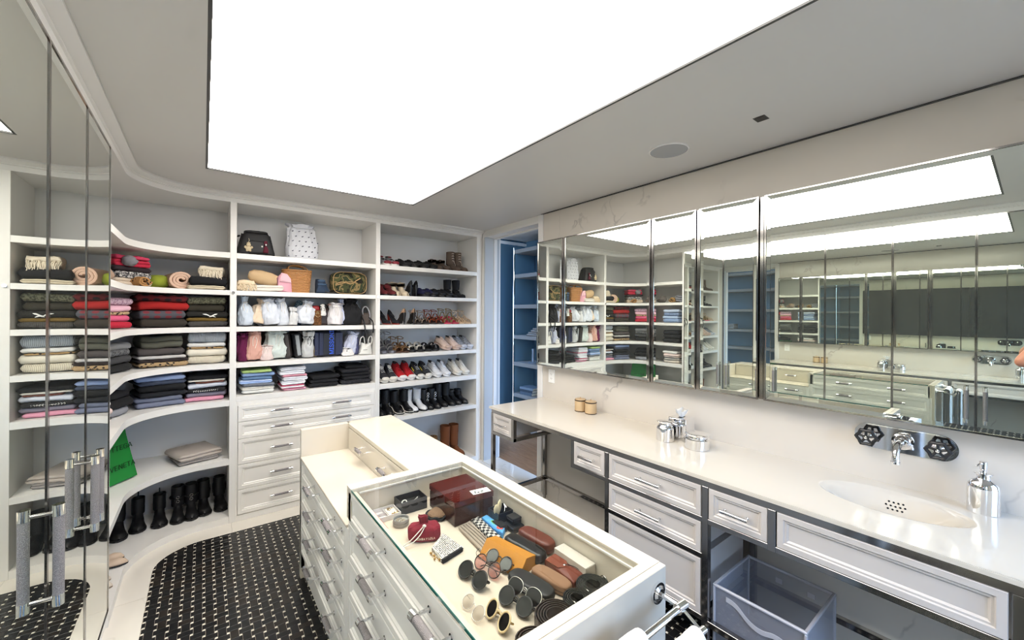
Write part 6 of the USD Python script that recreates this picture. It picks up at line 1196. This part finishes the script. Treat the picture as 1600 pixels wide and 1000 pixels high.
part(t, 'mesh_side', bx(HX0 + .004, HX1 - .004, HY0, HY0 + .002, .06, HZ - .006), 'mesh_cloth'); part(t, 'mesh_side', bx(HX0 + .004, HX1 - .004, HY1 - .002, HY1, .06, HZ - .006), 'mesh_cloth'); part(t, 'base', bx(HX0, HX1, HY0, HY1, .055, .06), 'mesh_cloth')
fr = P_('#b8b8c0', .3)
part(t, 'rim', cat(rb(HX0 - .006, HX0 + .008, HY0 - .006, HY1 + .006, HZ - .012, HZ), rb(HX1 - .008, HX1 + .006, HY0 - .006, HY1 + .006, HZ - .012, HZ), rb(HX0, HX1, HY0 - .006, HY0 + .008, HZ - .012, HZ), rb(HX0, HX1, HY1 - .008, HY1 + .006, HZ - .012, HZ)), fr)
for x in (HX0, HX1):
    for y in (HY0, HY1): part(t, 'corner_post', rb(x - .006, x + .006, y - .006, y + .006, .05, HZ - .012), fr)
hp = spline([(0, .14, 0), (0, .09, -.012), (0, .04, -.05), (0, -.02, -.062), (0, -.06, -.05), (0, -.11, -.055)], 22); hm = np.vstack([[[p[0] - .004, p[1], p[2] - .011], [p[0] - .001, p[1], p[2] - .011], [p[0] - .001, p[1], p[2] + .011], [p[0] - .004, p[1], p[2] + .011]] for p in hp])
part(t, 'handle', (hm + [HX0 - .001, .765, HZ - .045], grid_faces(22, 4)), fr, 40)
for y in (.80, .66): part(t, 'clip', bx(HX1 - .004, HX1 - .002, y, y + .03, HZ - .075, HZ - .05), fr)
# ---------------------------------------------------------------- things on the shelf unit of the next room
for k, (dy, w_, z0) in enumerate(((-.42, .26, 0), (-.44, .22, .028), (-.47, .16, .056), (-.49, .12, .084))):
    t = thing('folded_linen', f'{["lowest and longest", "second", "third", "topmost and shortest"][k]} pale folded linen in the stepped pile next door', 'folded clothes', (3.70, 4.66 + dy + .0, 1.391 + z0), 90); part(t, 'cloth', folded(w_, .2, .027, 1, 300 + k), fab('#8c8884'), True)
t = thing('candlestick', 'grey blue candlestick on a round base on the shelf next door', 'candlestick', (3.72, 4.36, 1.001)); part(t, 'base', lathe([(0, 0), (.07, 0), (.072, .008), (.03, .016), (0, .018)], 28), P_('#7c8794', .3), 35); part(t, 'stem', lathe([(.02, .016), (.017, .03), (.017, .19), (.021, .20), (0, .201)], 20), P_('#8792a0', .3), 35)
for k, (h, c) in enumerate(((.04, '#4d5a66'), (.035, '#2b3540'), (.03, '#6b7885'))):
    t = thing('book', f'{["slate", "black", "grey blue"][k]} book in the flat pile on the low shelf next door', 'book', (3.72, 4.40, .551 + sum((.041, .036, .031)[:k])), 3 * k); part(t, 'cover', cat(bx(-.1, .1, -.13, .13, 0, .003), bx(-.1, .1, -.13, .13, h - .003, h), bx(-.1, -.097, -.13, .13, .003, h - .003)), P_(c, .5)); part(t, 'pages', bx(-.097, .096, -.126, .126, .003, h - .003), P_('#c8c2b4', .8))
# ---------------------------------------------------------------- the photographer: only an elbow shows in the mirror's right edge
def ball(p, r): return m3.Manifold.sphere(r, 20).translate([float(q) for q in p])
def bones(chain, scale=1.0, add=0.0):
    out = None
    for (a, ra), (b, rb_) in chain:
        h = m3.Manifold.batch_hull([ball(a, ra * scale + add), ball(b, rb_ * scale + add)]); out = h if out is None else out + h
    return out
def soft(man, edge=.014, it=10):
    q = man.refine_to_length(edge).to_mesh(); tm_ = trimesh.Trimesh(np.array(q.vert_properties[:, :3]), np.array(q.tri_verts), process=True)
    trimesh.smoothing.filter_taubin(tm_, .5, -.53, it); return (np.array(tm_.vertices), np.array(tm_.faces))
J = dict(pel=(-.03, -.27, .95), hipR=(.06, -.28, .93), hipL=(-.12, -.25, .93), kneR=(.08, -.27, .50), kneL=(-.13, -.22, .50), ankR=(.09, -.31, .08), ankL=(-.14, -.26, .08), waist=(-.03, -.26, 1.10), che=(-.03, -.25, 1.28), nek=(-.03, -.235, 1.45), nk2=(-.028, -.215, 1.52),
         shR=(.125, -.25, 1.385), shL=(-.18, -.21, 1.385), elR=(.172, .068, 1.368), elL=(-.215, .015, 1.33), wrR=(.092, -.062, 1.602), wrL=(-.075, -.045, 1.585))
leg = lambda s: [((J['hip' + s], .085), (J['kne' + s], .058)), ((J['kne' + s], .056), (J['ank' + s], .038))]
arm = lambda s: [((J['sh' + s], .056), (J['el' + s], .046)), ((J['el' + s], .045), (J['wr' + s], .028))]
v3 = lambda a, b: tuple(np.array(a) + np.array(b))
torso = [((v3(J['pel'], (.05, -.01, 0)), .105), (v3(J['pel'], (-.05, .01, 0)), .105)), ((J['pel'], .115), (J['waist'], .105)), ((J['waist'], .105), (J['che'], .118)), ((v3(J['che'], (.06, -.01, .03)), .105), (v3(J['che'], (-.06, .01, .03)), .105)), ((v3(J['che'], (0, 0, .06)), .09), (J['nek'], .056)), ((J['shR'], .055), (J['shL'], .055)), ((J['nek'], .054), (J['nk2'], .05))]
hc = np.array([-.022, -.185, 1.60])
head = [((v3(hc, (0, -.012, .035)), .083), (v3(hc, (0, .012, .01)), .078)), ((v3(hc, (0, .02, -.02)), .066), (v3(hc, (0, .045, -.075)), .036))]
def hand(wr, palm_c, fdir, side):
    f = np.array(fdir, float); f /= np.linalg.norm(f); wr = np.array(wr); pc = np.array(palm_c); s = np.array(side, float); s /= np.linalg.norm(s); n = np.cross(f, s); ch = [((wr, .026), (pc - f * .02, .024)), ((pc - f * .02 + s * .022, .015), (pc + f * .035 + s * .030, .013)), ((pc - f * .02 - s * .022, .015), (pc + f * .035 - s * .030, .013)), ((pc, .02), (pc + f * .03, .016))]
    for k, L_ in zip((-1.5, -.5, .5, 1.5), (.062, .072, .068, .052)):
        b = pc + f * .035 + s * .019 * k; k1 = b + f * L_ * .42 + n * .008; k2 = k1 + f * L_ * .28 + n * .022; k3 = k2 + f * L_ * .05 + n * .024
        ch += [((b, .0095), (k1, .009)), ((k1, .009), (k2, .0083)), ((k2, .0083), (k3, .0078))]
    t0 = pc - f * .012 - s * .028; t1 = t0 + f * .025 - s * .022 + n * .012; t2 = t1 + f * .026 + n * .016; return ch + [((t0, .013), (t1, .0105)), ((t1, .0105), (t2, .009))]
hR = hand(J['wrR'], (.075, -.085, 1.655), (-.25, -.05, .9), (.45, .85, .1)); hL = hand(J['wrL'], (-.05, -.07, 1.63), (.6, -.1, .75), (.3, .9, 0))
foot = lambda s: [((J['ank' + s], .04), (v3(J['ank' + s], (.0, -.03, -.035)), .036)), ((v3(J['ank' + s], (0, -.03, -.04)), .034), (v3(J['ank' + s], (.02 if s == 'R' else -.03, .15, -.052)), .024))]
nose = [((v3(hc, (0, .088, .0)), .009), (v3(hc, (0, .106, -.028)), .011))]
ears = [((v3(hc, (sx * .083, -.005, .01)), .012), (v3(hc, (sx * .080, -.002, -.022)), .009)) for sx in (-1, 1)]
body = bones(torso + leg('R') + leg('L') + arm('R') + arm('L') + head + foot('R') + foot('L') + nose + ears)
t = thing('person', 'person in a white T shirt at the mirror edge, only a bare bent elbow showing', 'person', (0, 0, 0))
bd = bones(hR + hL); bq = soft(body, .016, 8); hq = soft(bd, .004, 4)
skin = mat('skin', lin('#b9795c'), .5, subsurface_weight=.1, subsurface_scale=.01)
part(t, 'body', cat(bq, hq), skin, True)
sl = lambda s: [((J['sh' + s], .058), (tuple(np.array(J['sh' + s]) * .55 + np.array(J['el' + s]) * .45), .054))]
part(t, 't_shirt', soft(bones(torso[:-1] + sl('R') + sl('L'), 1.0, .010), .018, 8), fab('#d4d4d6'), True)
part(t, 'trousers', soft(bones([torso[0]] + leg('R') + leg('L'), 1.0, .012), .02, 8), fab('#23262e'), True)
for s in 'RL': part(t, 'shoe', soft(bones(foot(s), 1.0, .009), .012, 6), P_('#1b1b1d', .5), True)
part(t, 'hair', soft(bones([((v3(hc, (0, -.02, .045)), .092), (v3(hc, (0, -.035, .0)), .085)), ((v3(hc, (0, -.04, .0)), .08), (v3(hc, (0, -.055, -.06)), .05))]) - ball(v3(hc, (0, .085, -.03)), .085), .01, 5), P_('#17110d', .5), True)
for sx in (-1, 1):
    e_ = part(t, 'eye', xfm(ell(.011, .008, .009, 8, 12), v3(hc, (sx * .031, .076, .008))), P_('#ddd8d2', .2), True); part(e_, 'iris', xfm(ell(.005, .002, .005, 6, 10), v3(hc, (sx * .031, .0835, .008))), P_('#2a1a10', .2), True)
part(t, 'mouth', xfm(ell(.020, .006, .005, 6, 12), v3(hc, (0, .083, -.062))), P_('#8f4a42', .5), True)
t = thing('handheld_camera', 'black camera held up by the photographer, out of view behind the lens', 'camera', (0, 0, 1.7), -YAW)
part(t, 'camera_body', rb(-.065, .065, -.115, -.06, -.05, .04, .008), P_('#121213', .5)); part(t, 'lens_barrel', cyl((0, -.06, 0), (0, -.012, 0), .033, 28), P_('#161617', .4), 40); part(t, 'viewfinder', rb(-.02, .02, -.115, -.065, .041, .062, .005), P_('#121213', .5))
